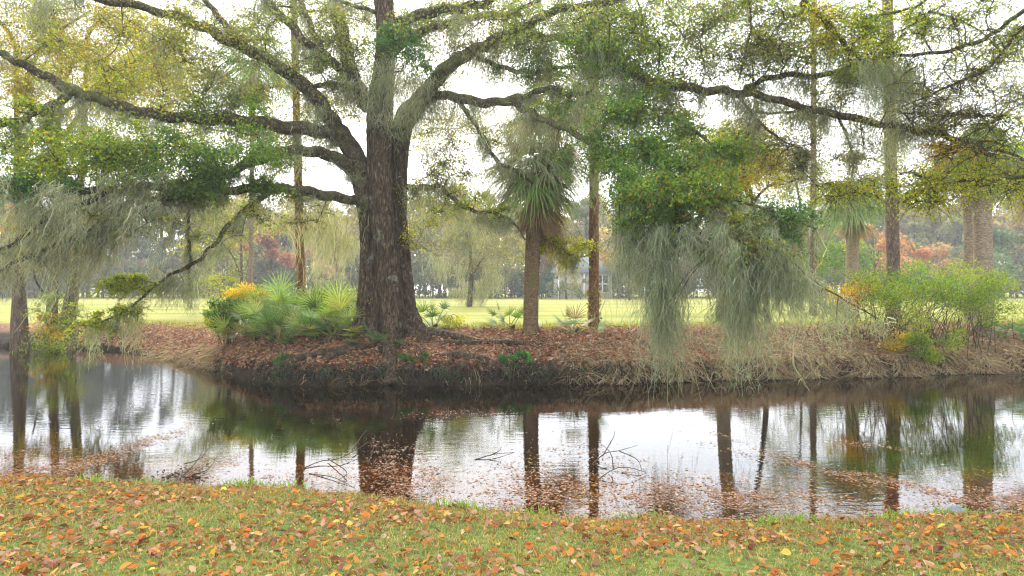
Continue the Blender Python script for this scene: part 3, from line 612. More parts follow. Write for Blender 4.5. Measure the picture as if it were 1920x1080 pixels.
rg(620, 180, 100, 80, 18.6, 21, 22, GREY + LIME[:2], .6, 150)
rg(560, 290, 90, 60, 18.5, 21, 12, GREY + LIME[:2], .55, 110)
rg(420, 280, 150, 60, 16.5, 19, 18, LIME + GREY, .55, 150)
rg(820, 250, 70, 60, 18.5, 21, 12, GREY + LIME[:2], .55, 110)
rg(1000, 20, 300, 60, 15, 21, 34, GREY + GREEN[:2], .6, 140)
rg(250, 60, 260, 70, 15, 18, 30, GREY + LIME[:2], .6, 150)
rg(560, 60, 130, 70, 17, 20, 22, GREY + GREEN[:1] + LIME[:1], .6, 150)
rg(560, 200, 110, 50, 17, 18.5, 14, GREY + LIME[:2], .5, 140)
rg(860, 60, 130, 70, 16.5, 20, 24, GREY + GREEN[:1] + [(.3, .25, .12)], .6, 150)
rg(1090, 180, 80, 60, 15, 17, 16, GREEN + TEAL + LIME[:1], .5, 190)
rg(1250, 60, 110, 70, 13, 16, 26, GREY + GREEN, .55, 150)
rg(1480, 60, 150, 70, 12.6, 15, 24, GREY + GREEN[:2] + LIME[:1], .5, 130, size=.055)
rg(1250, 200, 90, 40, 12.8, 14, 16, GREEN + GREY, .42, 200)
rg(1400, 250, 80, 40, 13, 15, 10, GREY, .45, 120)
rg(60, 40, 120, 70, 14, 16, 16, LIME + GREY, .5, 170)
rg(300, 180, 200, 60, 15.5, 18, 24, LIME + GREY, .55, 170)
# resurrection fern fuzz along the tops of the big limbs
for key in 'ABCDEF':
    L_ = oak.limbs[Lm[key]]; n = 1400; j = rs.randint(3, len(L_['P']), n); a = rs.normal(size=n) * .7
    pts = L_['P'][j] + np.stack([rs.normal(size=n) * .08, np.sin(a) * L_['r'][j], np.cos(a) * L_['r'][j] + .01], -1)
    k = np.sin(L_['P'][j, 0] * 2.3 + j * .2) > -.1
    leaves(L_['fol'], pts[k], .045, palette(n, GREEN, .2)[k], .4, 0)

# moss: big hand placed beards, then random ones along the limbs
hg = oak.hang
for a in [(80, 0, 85, 14, 16, 90, -.1), (160, 205, 75, 14.4, 12, 80, -.25), (130, 0, 70, 15, 20, 50, 0), (300, 60, 60, 15, 14, 50, 0), (335, 120, 90, 15.4, 8, 40, 0),
          (590, 205, 70, 17, 7, 50, 0), (610, 200, 60, 17, 6, 40, 0), (860, 30, 60, 17, 14, 90, 0), (410, 130, 70, 16, 14, 50, 0), (440, 150, 80, 16, 16, 60, 0),
          (720, 150, 95, 17.3, 30, 170, 0), (760, 140, 100, 17.2, 26, 150, 0), (700, 150, 80, 17.4, 18, 90, 0), (790, 150, 80, 17.2, 20, 110, 0), (650, 150, 75, 17.3, 16, 70, 0), (735, 110, 110, 17.4, 24, 120, 0),
          (815, 200, 110, 17.5, 10, 60, 0), (848, 190, 120, 17.3, 8, 70, 0), (880, 195, 70, 17.2, 18, 70, 0), (800, 270, 80, 17.8, 18, 60, 0), (830, 330, 130, 17.8, 34, 140, 0), (800, 350, 110, 17.8, 24, 110, 0),
          (870, 395, 60, 17.5, 16, 60, 0), (900, 400, 60, 17.4, 10, 50, 0), (935, 400, 55, 17.3, 8, 40, 0), (820, 480, 60, 18, 30, 70, 0), (960, 235, 110, 16.5, 26, 150, -.05), (1000, 200, 100, 16, 20, 90, 0),
          (900, 100, 110, 17, 20, 110, 0), (935, 95, 80, 17, 16, 80, 0), (1085, 200, 80, 15, 9, 90, 0), (1085, 20, 90, 15, 20, 90, 0), (1120, 60, 130, 14.6, 22, 140, 0), (1150, 80, 150, 14.2, 20, 130, 0), (1170, 150, 120, 13.8, 16, 90, 0),
          (1560, 60, 120, 12.4, 10, 90, 0), (690, 190, 60, 17.3, 16, 80, 0), (745, 215, 60, 17.1, 20, 90, 0), (770, 190, 80, 17.2, 18, 90, 0), (720, 120, 60, 17.2, 26, 110, 0), (560, 250, 60, 17, 14, 60, 0), (500, 245, 60, 16.6, 20, 60, 0), (540, 290, 60, 16.8, 22, 60, 0), (470, 380, 60, 16.2, 20, 60, -.1), (980, 70, 110, 16.2, 14, 80, 0), (1020, 80, 80, 16, 16, 80, 0), (1050, 40, 80, 15.6, 14, 60, 0), (1100, 110, 120, 15, 18, 110, 0), (1140, 200, 120, 14, 20, 110, 0), (1110, 300, 110, 14, 16, 90, 0), (990, 220, 60, 16, 10, 50, 0), (900, 200, 60, 17, 14, 60, 0), (1240, 170, 70, 13.4, 12, 60, 0), (1480, 150, 60, 12.7, 10, 50, 0), (1390, 190, 60, 12.9, 6, 50, 0), (1340, 110, 40, 13, 5, 30, 0)]:
    hg(*a[:3], D=a[3], spread=a[4], n=int(a[5] * .9), wind=a[6])
# left grey-green curtains, leaning with the wind
for px, py, ln, D, sp, n in [(90, 370, 150, 13.4, 26, 150), (130, 400, 130, 13.4, 26, 130), (180, 360, 200, 14, 24, 170), (230, 350, 190, 14.2, 26, 160), (260, 380, 170, 14.3, 22, 140), (300, 360, 130, 14.6, 28, 140),
                             (340, 340, 100, 15, 26, 120), (390, 330, 100, 15.4, 26, 110), (440, 330, 70, 15.8, 20, 80), (60, 400, 160, 13.2, 24, 120), (30, 460, 120, 13, 20, 80), (20, 370, 100, 13.2, 22, 90), (150, 470, 110, 13.6, 18, 80),
                             (100, 470, 130, 13.4, 18, 80), (200, 420, 170, 14, 16, 110), (160, 440, 190, 13.8, 16, 110), (250, 370, 90, 14.3, 30, 120), (310, 350, 90, 14.8, 26, 120), (210, 350, 110, 14.2, 26, 120), (120, 360, 90, 13.8, 30, 120), (370, 350, 70, 15, 20, 80)]:
    for q_ in range(5):
        hg(px + rs.normal() * sp * 1.2, py + rs.normal() * 24, ln * rs.uniform(.35, 1.1), D=D + rs.normal() * .4, spread=sp * rs.uniform(.08, .32), n=int(n * .24), wind=-.25 + .10 * rs.normal(), width=.013, curl=.05)
for px, py, ln in [(355, 545, 50), (275, 520, 90), (245, 530, 100), (290, 500, 60), (345, 530, 60), (365, 510, 80), (310, 530, 50), (415, 455, 40), (445, 405, 50), (235, 590, 60), (170, 600, 90), (200, 600, 60), (258, 600, 110), (400, 470, 30), (330, 525, 60)]:
    hg(px, py, ln, D=15.2, spread=5, n=34, wind=-.12, width=.011)
for px, py, ln, D, sp, n in [(630, 400, 110, 17.5, 22, 100), (600, 420, 130, 17.4, 24, 100), (648, 440, 110, 17.6, 12, 60), (570, 400, 60, 17, 20, 50)]:
    hg(px, py, ln, D=D, spread=sp, n=n, wind=-.15, cols=[(.42, .41, .26), (.5, .48, .32), (.36, .35, .22)])
# right foreground curtain over the pond
CUR = [(.34, .38, .27), (.28, .32, .22), (.40, .43, .31), (.22, .25, .16)]
for px, py, ln, D, sp, n in [(1205, 400, 250, 11.6, 28, 260), (1235, 420, 290, 11.4, 26, 330), (1260, 410, 250, 11.4, 22, 220), (1215, 450, 200, 11.5, 26, 180), (1190, 420, 140, 11.8, 16, 90), (1245, 560, 160, 11.4, 13, 180), (1300, 420, 100, 11.2, 16, 90), (1340, 440, 110, 11, 12, 80), (1370, 450, 190, 10.9, 22, 200),
                             (1400, 450, 230, 10.8, 20, 240), (1390, 520, 170, 10.9, 18, 150), (1425, 470, 190, 10.7, 18, 170), (1365, 560, 120, 10.9, 12, 80), (1450, 470, 170, 10.6, 16, 130), (1480, 500, 150, 10.6, 14, 110), (1420, 400, 120, 10.9, 14, 100), (1440, 420, 150, 10.8, 12, 110), (1330, 500, 120, 11, 6, 40), (1500, 520, 110, 10.6, 12, 70), (1540, 560, 110, 10.7, 12, 70), (1575, 560, 80, 10.8, 10, 50), (1390, 500, 210, 10.8, 12, 150), (1240, 500, 220, 11.4, 12, 180)]:
    for q_ in range(4):
        hg(px + rs.normal() * sp * .7, py + 10 + rs.normal() * 24, ln * rs.uniform(.55, 1.15), D=D + rs.normal() * .25, spread=sp * .2, n=int(n * .3), wind=.04 + .06 * rs.normal(), width=.010, cols=CUR, curl=.05)
for px, py, ln, D, sp, n in [(1600, 110, 130, 12.4, 18, 170), (1630, 110, 170, 12.3, 20, 200), (1660, 120, 150, 12.3, 18, 140), (1700, 130, 170, 12.1, 20, 200), (1690, 230, 120, 12.1, 16, 90), (1600, 230, 80, 12.3, 14, 70), (1740, 250, 90, 12, 16, 80), (1760, 290, 90, 11.9, 18, 90), (1550, 190, 60, 12.4, 8, 60), (1650, 260, 100, 12.2, 14, 70)]:
    hg(px, py, ln, D=D, spread=sp, n=int(n * .8), wind=.02, width=.009, cols=[(.34, .37, .27), (.29, .32, .22), (.4, .42, .31)])
for i_, L_ in enumerate(oak.limbs):
    nn_ = int(len(L_['P']) / 3.2)
    for _ in range(nn_):
        j = rs.randint(4, len(L_['P'])); D = L_['P'][j][1]
        moss_clump(L_['moss'], L_['P'][j] - (0, 0, L_['r'][j] * .6), .2 + .85 * rs.rand() ** 2, .03 + .07 * rs.rand(), rs.randint(12, 44), -.04, width=.013)
oak.finish(tr)

# ---- overhanging tree on the right, trunk on the near bank outside the picture
kb = np.array([11.0, 5.5, float(H(11.0, 5.5))])
ko = Tree('overhanging_oak', kb, 'thin bare-twigged oak branches reaching in from the right over the pond', 'tree')
tk = MB(); S = spline([kb - (0, 0, .2), kb + (0, .1, 1.5), kb + (-.1, .5, 3.2), kb + (-.3, .9, 5.0), kb + (-.4, 1.2, 7.5)], 10); tube(tk, S, np.interp(np.arange(len(S)), [0, 4, len(S) - 1], [.55, .36, .16]), 20, rough=.03, lumps=.05)
def W3(px, py, D): return W(px, py, D)
def kl(pts, start=None):
    return ko.limb(pts)
# px positions beyond 1920 lead back to the trunk
kl([(3000, 250, 6.3, 44), (2500, 60, 7.5, 34), (2200, -40, 8.6, 22), (1980, -5, 9.6, 12), (1920, 20, 10, 9), (1880, 50, 10.2, 8), (1840, 75, 10.4, 7.5), (1770, 97, 10.7, 7), (1700, 103, 11, 6), (1640, 110, 11.3, 4), (1590, 112, 11.5, 3)])
kl([(2500, 60, 7.5, 20), (2200, 40, 8.6, 14), (1990, 30, 9.6, 7), (1920, 52, 9.9, 6), (1890, 85, 10, 5), (1850, 130, 10.1, 5), (1800, 152, 10.3, 5), (1740, 180, 10.5, 3.5), (1690, 200, 10.7, 2)])
kl([(2200, -40, 8.6, 16), (1900, -110, 10, 14), (1650, -70, 11, 13), (1510, 0, 12, 12), (1545, 35, 12, 12), (1572, 70, 12, 11), (1600, 100, 12, 9), (1640, 130, 12, 7), (1690, 160, 12, 4)])
kl([(1790, -60, 10.5, 8), (1730, 5, 11, 5), (1700, 18, 11.2, 5), (1650, 30, 11.5, 5), (1620, 60, 11.7, 4), (1600, 82, 11.9, 3)])
kl([(1740, 20, 11, 4), (1790, 35, 10.9, 4), (1840, 60, 10.8, 3), (1890, 110, 10.7, 2)])
kl([(1650, -70, 11, 8), (1400, -80, 12, 7), (1405, 0, 12.4, 4), (1408, 50, 12.4, 4), (1400, 90, 12.4, 3.5), (1385, 150, 12.6, 3)])
kl([(2500, 60, 7.5, 18), (2250, 180, 9, 12), (2050, 290, 10.3, 8), (1960, 325, 10.8, 7), (1880, 335, 11.1, 6), (1800, 340, 11.4, 5), (1740, 355, 11.6, 4), (1690, 380, 11.8, 2)])
kl([(1960, 325, 10.8, 6), (1900, 290, 11, 5), (1830, 275, 11.3, 4), (1770, 285, 11.5, 3)])
ko.region(1800, 350, 140, 50, 10.8, 12.4, 34, LIME[:4] + GREEN[2:3], .36, 150, size=.05)
ko.region(1890, 300, 60, 90, 10.4, 11.8, 12, LIME[:4] + GREEN, .34, 120, size=.05)
ko.region(1810, 278, 60, 20, 11.2, 11.8, 6, GOLD + ORANGE[2:3], .28, 120, size=.055)
ko.region(1640, 60, 110, 80, 11.2, 12.2, 20, GREEN + LIME[:3], .38, 230, size=.05)
ko.region(1720, 110, 130, 80, 10.5, 12, 14, LIME, .34, 150, size=.05)
ko.region(1850, 60, 130, 80, 9.8, 11.4, 34, GREY + GREEN + LIME[:2], .36, 120, size=.045)
ko.region(1800, 200, 120, 80, 10, 11, 26, GREY, .38, 50, size=.04, twigs=12)
ko.region(1400, 70, 110, 70, 12, 13, 14, GREY, .38, 110, size=.045)
ko.region(1560, 60, 60, 60, 11.5, 12.4, 10, LIME[:3] + GOLD[:1], .34, 150, size=.05)
ko.region(1450, 30, 90, 40, 11.8, 12.6, 9, GREY + GREEN, .36, 150, size=.05)
for px, py, ln, sp, n in [(1700, 110, 170, 22, 130), (1640, 115, 150, 18, 100), (1900, 120, 90, 14, 40)]: ko.hang(px, py, ln, D=11, spread=sp, n=n, width=.009, cols=[(.34, .37, .27), (.29, .32, .22)])
ko.finish(tk)

# ---- bald cypresses at the left edge of the pond
def cypress(px, D, wpx, top, label, lean=0, twin=False):
    b0 = W(px, 0, D); gz = float(H(b0[0], D)) - .1; base = np.array([b0[0], D, gz]); T = Tree('bald_cypress', base, label, 'tree', 'cypresses on the left shore', 'cypress')
    tk = MB(); rr = wpx / FPX * D / 2
    for off, sc2 in ([(-.35, .8), (.3, 1.0)] if twin else [(0, 1)]):
        S = spline([base + (off, 0, -.1), base + (off * .9, 0, .5), base + (off + lean * .1, 0, 1.6), base + (off * 1.3 + lean * .4, .1, 4), base + (off * 1.6 + lean, .2, top)], 10)
        tube(tk, S, np.interp(np.linspace(0, 1, len(S)), [0, .12, .3, .6, 1], [rr * 2.5 * sc2, rr * 1.5 * sc2, rr * sc2, rr * .8 * sc2, rr * .2]), 28, rough=.01, flute=lambda a, s_: 1 + .22 * np.exp(-s_ / 1.2) * np.sin(a * 7) + .05 * np.sin(a * 13))
        for a in np.linspace(0, 6.28, 8)[:-1]:
            e = base + (off + math.cos(a) * rr * 3.6, math.sin(a) * rr * 3, -.05); Q = spline([base + (off, 0, .7), base + (off + math.cos(a) * rr * 1.6, math.sin(a) * rr * 1.4, .3), e], 6); tube(tk, Q, np.linspace(rr * .6, .05, len(Q)), 8, rough=.05)
    return T, tk, base
T, tk, base = cypress(38, 25.5, 32, 12, 'grey green bald cypress with flared foot at the left edge of the pond', -.3)
T.limb([(30, 300, 25.4, 10), (80, 240, 25, 8), (160, 190, 24.5, 6), (260, 150, 24, 4), (340, 120, 23.6, 2)])
T.limb([(36, 200, 25.4, 10), (60, 120, 25, 7), (110, 60, 24.5, 5), (170, 20, 24, 3)])
T.limb([(36, 430, 25.4, 7), (60, 420, 24.8, 5), (110, 430, 24.4, 4), (150, 440, 24, 2)])
T.limb([(36, 100, 25.4, 9), (0, 40, 25, 7), (-60, 0, 24.5, 4)])
T.region(190, 170, 170, 70, 23.5, 25.5, 50, LIME + LIME + GOLD[:2] + ORANGE[:1], .75, 300, size=.10, aspect=.35)
T.region(60, 90, 90, 100, 23.8, 25.5, 34, LIME + ORANGE, .75, 260, size=.10, aspect=.35)
T.region(90, 440, 120, 60, 23.6, 25, 26, LIME[:3] + ORANGE[:2], .6, 220, size=.10, aspect=.35)
T.finish(tk)
T, tk, base = cypress(112, 26.0, 28, 12.5, 'reddish twin-stemmed bald cypress with yellow creeper just right of the leftmost trunk', .5, True)
T.limb([(115, 260, 26, 10), (180, 180, 25.6, 8), (260, 110, 25.2, 6), (340, 60, 25, 4)])
T.limb([(115, 330, 26, 8), (190, 300, 25.5, 6), (270, 310, 25, 3)])
T.limb([(110, 560, 25.6, 5), (75, 540, 25.2, 4), (60, 500, 25, 3)])
T.limb([(112, 600, 25.4, 4), (150, 620, 24.6, 4), (200, 640, 24, 2)])
T.limb([(112, 180, 26, 8), (150, 90, 25.8, 6), (200, 20, 25.5, 4)])
T.region(270, 120, 110, 100, 24.8, 26, 44, LIME + GOLD + GREEN[:1], .75, 260, size=.10, aspect=.35)
T.region(230, 290, 170, 60, 24.6, 26, 40, LIME + GREEN[:2], .7, 260, size=.10, aspect=.35)
T.region(100, 590, 55, 50, 24.6, 25.8, 12, LIME[:3] + GREEN[:2], .4, 180, size=.07)
T.region(95, 615, 34, 22, 25, 25.6, 8, GOLD, .3, 160, size=.08)
T.region(110, 660, 60, 22, 24.0, 24.6, 10, GREEN + LIME[:3], .35, 180, size=.07)
T.region(180, 45, 100, 50, 25, 26, 18, LIME + ORANGE, .8, 240, size=.1, aspect=.35)
T.finish(tk)

# ------------------------------------------------------------ palms
def fan_fronds(mb, C, dirs, petiole, L, nseg, cols, width=.03, droop=.35, spread=2.3, m=4, petcol=(.2, .22, .08)):
    n = len(dirs); dirs = unit(dirs)
    side = unit(np.cross(dirs, np.tile([0, 0, 1.], (n, 1)) + rs.normal(size=(n, 3)) * .25)); up = np.cross(side, dirs)
    ctr = C + dirs * petiole[:, None] + np.array([0, 0, -.08]) * petiole[:, None]
    for q_ in range(n):
        PP = np.array([[C[q_] if C.ndim > 1 else C, (C[q_] if C.ndim > 1 else C) * .5 + ctr[q_] * .5 + (0, 0, .05), ctr[q_]]]); ribbons(mb, PP, np.array([[.04, .03, .02]]) * min(1, width * 30), np.array([petcol]))
        a = np.linspace(-spread / 2 * 1.25, spread / 2 * 1.25, nseg) + rs.normal(size=nseg) * .03
        ll = L[q_] * (.62 + .38 * np.cos(a * .62)) * (1 + .06 * rs.normal(size=nseg))
        d = np.cos(a)[:, None] * dirs[q_] + np.sin(a)[:, None] * side[q_] + up[q_] * .12
        tt = np.linspace(0, 1, m)
        P = ctr[q_] + d[:, None] * (ll[:, None] * tt[None])[..., None]; P[..., 2] -= (droop * ll[:, None] * tt[None] ** 2.2) * (.7 + .6 * rs.rand(nseg, 1))
        wd = np.interp(tt, [0, .25, .6, 1], [.35, 1, .8, .05]) * width
        ribbons(mb, P, wd[None], palette(nseg, [cols[rs.randint(len(cols))]], .12), side=np.tile(np.cross(up[q_], dirs[q_]), (nseg, 1)) * 1.0 - d * 0)
PALMC = [(.16, .27, .06), (.20, .31, .08), (.12, .23, .06), (.26, .34, .11), (.17, .26, .12)]
BROWN = [(.36, .26, .15), (.27, .18, .10), (.42, .34, .22), (.33, .24, .15)]
def palm(px, D, wpx, crown_py, label, lean_px=0, skirt=0, tmat='palmtrunk', nf=30, L=1.0, live=PALMC, skirtlen=.6, flare=1.1, moss=0, name='cabbage_palm', skirtdown=0):
    x0 = (px - CX) / FPX * D; gz = float(H(x0, D)); base = np.array([x0, D, gz]); top = W(px + lean_px, crown_py, D)
    T = thing(name, base, label, 'palm tree', None); r = wpx / FPX * D / 2
    dx = top - base; S = spline([base - (0, 0, .15), base + dx * (.08, .25, .25), base + dx * (.35, .6, .6), base + dx * (.68, .82, .82), top], 12)
    tk = MB(); tube(tk, S, np.interp(np.linspace(0, 1, len(S)), [0, .1, .5, .9, 1], [r * 1.15, r * .98, r * .92, r * flare, r * .7]), 22, rough=.025)
    # stubs of old leaf bases
    n = 50; tt = .6 + .4 * rs.rand(n) if skirt else .8 + .2 * rs.rand(n); idx = (tt * (len(S) - 1)).astype(int); a = rs.rand(n) * 6.28
    rad = np.stack([np.cos(a), np.sin(a), np.zeros(n)], -1); B = S[idx] + rad * r * .9
    ribbons(tk, np.stack([B, B + rad * .02 + (0, 0, .10), B + rad * .05 + (0, 0, .17)], 1), np.array([[.07, .05, .02]]), (.3, .2, .1))
    tk.build('trunk', M[tmat], T, True)
    fr = MB(); nf = int(nf * 1.5); el = np.arcsin(np.clip(rs.uniform(-.5, .98, nf), -1, 1)); az = rs.rand(nf) * 6.28 + np.arange(nf) * 2.4
    dirs = np.stack([np.cos(el) * np.cos(az), np.cos(el) * np.sin(az), np.sin(el)], -1)
    fan_fronds(fr, np.tile(top, (nf, 1)), dirs, L * (.45 + .5 * rs.rand(nf)), L * (.8 + .35 * rs.rand(nf)), 20, live, .04, .85)
    fr.build('fronds', M['palm'], T)
    dk = MB(); ndead = 16 + int(skirt * 80)
    tt = rs.rand(ndead) * skirt; C = top + (base - top) * (tt * .8)[:, None]
    az = rs.rand(ndead) * 6.28; dirs = np.stack([np.cos(az) * .35, np.sin(az) * .35, -np.ones(ndead)], -1)
    fan_fronds(dk, C, dirs, L * .35 * (1 + rs.rand(ndead)), skirtlen * L * (.7 + .5 * rs.rand(ndead)), 16, BROWN, .03, .1, spread=1.1, petcol=(.3, .2, .12))
    dk.build('dead_fronds', M['dead'], T)
    if moss:
        mm = MB()
        for _ in range(moss): moss_clump(mm, top + rs.normal(size=3) * (.6 * L, .4, .35), .4 + .5 * rs.rand(), .16, 60)
        mm.build('spanish_moss', M['moss'], T)
    return T
palm(995, 18.3, 29, 325, 'cabbage palm with shaggy low crown and thick brown trunk right of the big oak', lean_px=12, nf=34, L=1.0, skirt=.2, skirtlen=.7, flare=1.2, moss=14, live=PALMC[:3] + [(.3, .32, .18), (.34, .33, .2), (.26, .3, .16)])
palm(998, 19.2, 18, 205, 'taller leaning cabbage palm sheathed in brown dead fronds above the shaggy one', lean_px=50, nf=34, L=1.1, skirt=.6, skirtlen=.8, moss=10, live=PALMC[:2] + [(.32, .3, .16), (.36, .3, .18)])
palm(1355, 24, 26, 285, 'cabbage palm with pale stump-like trunk behind the hanging moss curtain', lean_px=25, tmat='palepalm', nf=28, L=1.0)
palm(1597, 28, 24, 378, 'short cabbage palm with round drooping crown against the orange tree', lean_px=4, tmat='palepalm', nf=34, L=1.15, skirt=.08)
palm(1845, 20, 33, 290, 'thick pale-trunked cabbage palm near the right edge', lean_px=-8, tmat='palepalm', nf=26, L=.85, skirt=.06, skirtlen=.9)
palm(1819, 23, 20, 300, 'slimmer cabbage palm standing just behind the thick pale palm', lean_px=-6, tmat='palepalm', nf=20, L=.95, skirt=.06)
palm(1945, 23, 26, 300, 'cabbage palm at the right edge with brown dead fronds hanging into view', lean_px=0, tmat='palepalm', nf=24, L=1.1, skirt=.15, skirtlen=1.1)
palm(470, 27, 9, 120, 'distant cabbage palm crown seen between the upper left oak limbs', lean_px=6, tmat='palepalm', nf=24, L=1.3)

# ------------------------------------------------------------ pines
NEED = [(.08, .15, .05), (.10, .18, .06), (.14, .2, .07)]
def pine(px, D, wpx, h, label, mat, lean=0., crown=True, ivy=None):
    x0 = (px - CX) / FPX * D; base = np.array([x0, D, float(H(x0, D))]); T = thing('pine_tree', base, label, 'tree'); r = wpx / FPX * D / 2
    S = spline([base - (0, 0, .15), base + (lean * .2, 0, h * .2), base + (lean * .6, .05, h * .55), base + (lean, 0, h)], 12)
    tk = MB(); tube(tk, S, np.interp(np.linspace(0, 1, len(S)), [0, .05, .8, 1], [r * 1.35, r * 1.05, r * .8, r * .3]), 18, rough=.03, lumps=.03); tk.build('trunk', M[mat], T, True)
    br = MB(); fo = MB()
    for _ in range(26):
        z = h * (.68 + .32 * rs.rand()); a = rs.rand() * 6.28; st = base + (lean * z / h, 0, z); ln = 1.0 + 1.4 * rs.rand()
        e = st + (math.cos(a) * ln, math.sin(a) * ln, .4 * rs.rand()); Q = spline([st, (st + e) / 2 + (0, 0, -.1), e], 4); tube(br, Q, np.linspace(.04, .01, len(Q)), 4)
        for c in Q[4:]:
            n = 70; d = rnd(n); P = c + rs.normal(size=(n, 3)) * .22; ribbons(fo, np.stack([P, P + d * .16], 1), np.array([[.01, .006]]), palette(n, NEED))
    br.build('branches', M['twig'], T, True); fo.build('needles', M['leaf'], T)
    if ivy:
        iv = MB(); n = ivy[2]; z = np.array([W(px, p_, D)[2] for p_ in (ivy[0], ivy[1])]); zz = rs.uniform(min(z), max(z), n); a = rs.rand(n) * 6.28
        P = base * (1, 1, 0) + np.stack([np.cos(a) * r * 1.2 + lean * (zz - base[2]) / h, np.sin(a) * r * 1.2, zz], -1) + rs.normal(size=(n, 3)) * ivy[3]
        leaves(iv, P, .09, palette(n, ivy[4], .2), .7); iv.build('creeper', M['leaf'], T)
    return T
pine(1113, 19.5, 19, 15, 'orange-brown slim pine trunk right of the leaning palms', 'pine', .05, ivy=(545, 610, 260, .03, [(.28, .22, .09), (.2, .2, .06)]))
pine(566, 21, 16, 14, 'slim ochre pine trunk rising from the palmettos left of the big oak', 'pine', -.35, ivy=(330, 380, 60, .03, GREEN))
pine(1676, 22, 23, 16, 'rough dark-streaked pine trunk between the two right-hand palm groups', 'greypine', -.25, ivy=(150, 370, 900, .10, LIME + GREEN))
pine(1524, 30, 12, 18, 'tall thin pinkish pine trunk left of the round palm', 'greypine', .1, ivy=(330, 420, 260, .10, LIME))

# ---- yellow-leaved tree in front of the half-hidden palm
yb = np.array([W(1440, 0, 22)[0], 22, float(H(W(1440, 0, 22)[0], 22))])
yt = Tree('yellow_tree', yb, 'bright yellow-leaved young tree half hidden behind the green oak spray', 'tree', None, 'twig', 'twig')
tk = MB(); S = spline([yb - (0, 0, .1), yb + (-.2, 0, 2), W(1410, 370, 22), W(1390, 300, 22)], 8); tube(tk, S, np.linspace(.10, .03, len(S)), 10)
yt.limb([(1412, 380, 22, 6), (1440, 350, 21.8, 4), (1475, 345, 21.6, 2)]); yt.limb([(1410, 370, 22, 6), (1370, 320, 21.8, 4), (1330, 280, 21.6, 2)]); yt.limb([(1395, 310, 22, 5), (1400, 270, 22, 3), (1420, 240, 22, 2)])
yt.region(1395, 305, 75, 60, 21, 22.5, 48, GOLD + LIME, .5, 260, size=.085)
yt.region(1330, 260, 60, 40, 21, 22.5, 14, LIME, .5, 200, size=.085)
yt.finish(tk)

# ---- leafy trees behind the right palms and behind the centre
def midtree(px, D, toppy, regs, label, name='broadleaf_tree', wpx=8, lean=0, mat='twig', mossn=0):
    x0 = (px - CX) / FPX * D; b0 = np.array([x0, D, float(H(x0, D))]); T = Tree(name, b0, label, 'tree', None, mat, 'twig')
    top = W(px + lean, toppy, D); tk = MB(); S = spline([b0 - (0, 0, .1), b0 * .6 + top * .4 + (.1, 0, 0), top], 9); r = wpx / FPX * D / 2; tube(tk, S, np.linspace(r * 1.3, r * .3, len(S)), 10, rough=.03)
    for rg_ in regs:
        cx, cy = rg_[0], rg_[1]; my = min(600, cy + 60)
        T.limb([(px + lean * .5, my, D, wpx * .6), ((px + cx) / 2, (my + cy) / 2 - 10, D, wpx * .4), (cx, cy, D, 2)])
        T.region(*rg_[:4], D - 1.0, D + 1.0, *rg_[4:7], nl=rg_[7], size=rg_[8], aspect=.5)
    if mossn:
        for _ in range(mossn):
            L_ = T.limbs[rs.randint(len(T.limbs))]; j = rs.randint(len(L_['P'])); moss_clump(L_['moss'], L_['P'][j] + rs.normal(size=3) * (.8, .5, .5), 1.0 + rs.rand(), .3, 60, -.1, width=.02)
    T.finish(tk); return T
midtree(1500, 40, 380, [(1490, 330, 90, 60, 24, GREY + GREEN, .9, 180, .12), (1550, 480, 80, 40, 20, GREEN + TEAL, .9, 220, .14), (1470, 440, 60, 60, 14, GREY, .9, 180, .14)], 'grey green loose tree behind the tall thin pine', wpx=8)
midtree(880, 44, 420, [(850, 400, 90, 70, 24, GREY + LIME[:2], 1.1, 190, .14), (910, 480, 90, 50, 20, GREY + [(.3, .26, .2)], 1.1, 190, .14)], 'grey moss-draped tree on the fairway just right of the oak trunk', wpx=9, mossn=34)
midtree(630, 46, 420, [(620, 430, 70, 60, 18, GREY + [(.4, .38, .25)], 1.1, 150, .14), (520, 400, 100, 40, 12, LIME + GREY, 1.1, 150, .14)], 'pale moss-draped tree on the fairway left of the oak trunk', wpx=9, mossn=34)
midtree(450, 40, 400, [(410, 450, 60, 60, 18, LIME + GREY, .9, 200, .13), (430, 540, 60, 30, 8, LIME, .8, 200, .13), (350, 380, 90, 40, 12, LIME + GREY, .9, 150, .13)], 'yellow green tree above the dark shrub on the left', wpx=6, mossn=8)

# ------------------------------------------------------------ shrubs and palmettos on the far bank
def palmetto(px, D, L, nf, label, group=None, cols=PALMC, up=.5, name='saw_palmetto'):
    x0 = (px - CX) / FPX * D; base = np.array([x0, D, float(H(x0, D))]); T = thing(name, base, label, 'palmetto', group)
    fr = MB(); el = rs.uniform(.15, 1.25, nf) * (up + .5); az = rs.rand(nf) * 6.28; el = np.minimum(el, 1.5)
    dirs = np.stack([np.cos(el) * np.cos(az), np.cos(el) * np.sin(az), np.sin(el)], -1)
    fan_fronds(fr, np.tile(base + (0, 0, .03), (nf, 1)) + rs.normal(size=(nf, 3)) * (.06, .06, 0), dirs, L * (.8 + .6 * rs.rand(nf)), L * (.65 + .35 * rs.rand(nf)), 15, cols, .033, .14, spread=2.4, petcol=(.16, .2, .06))
    fr.build('fronds', M['palm'], T)
    st = MB(); tube(st, [base - (0, 0, .05), base + (.05, 0, .1), base + (.1, 0, .18)], [.07, .06, .03], 8, rough=.1); st.build('stem', M['root'], T, True)
    return T
thick = [(480, 19.4, .62), (510, 18.6, .62), (535, 20.2, .8), (560, 18.9, .7), (585, 19.8, .75), (605, 18.3, .62), (628, 19.6, .75), (650, 18.8, .66), (665, 17.6, .5), (540, 17.9, .45), (590, 17.6, .45), (500, 20.3, .75), (625, 17.5, .42)]
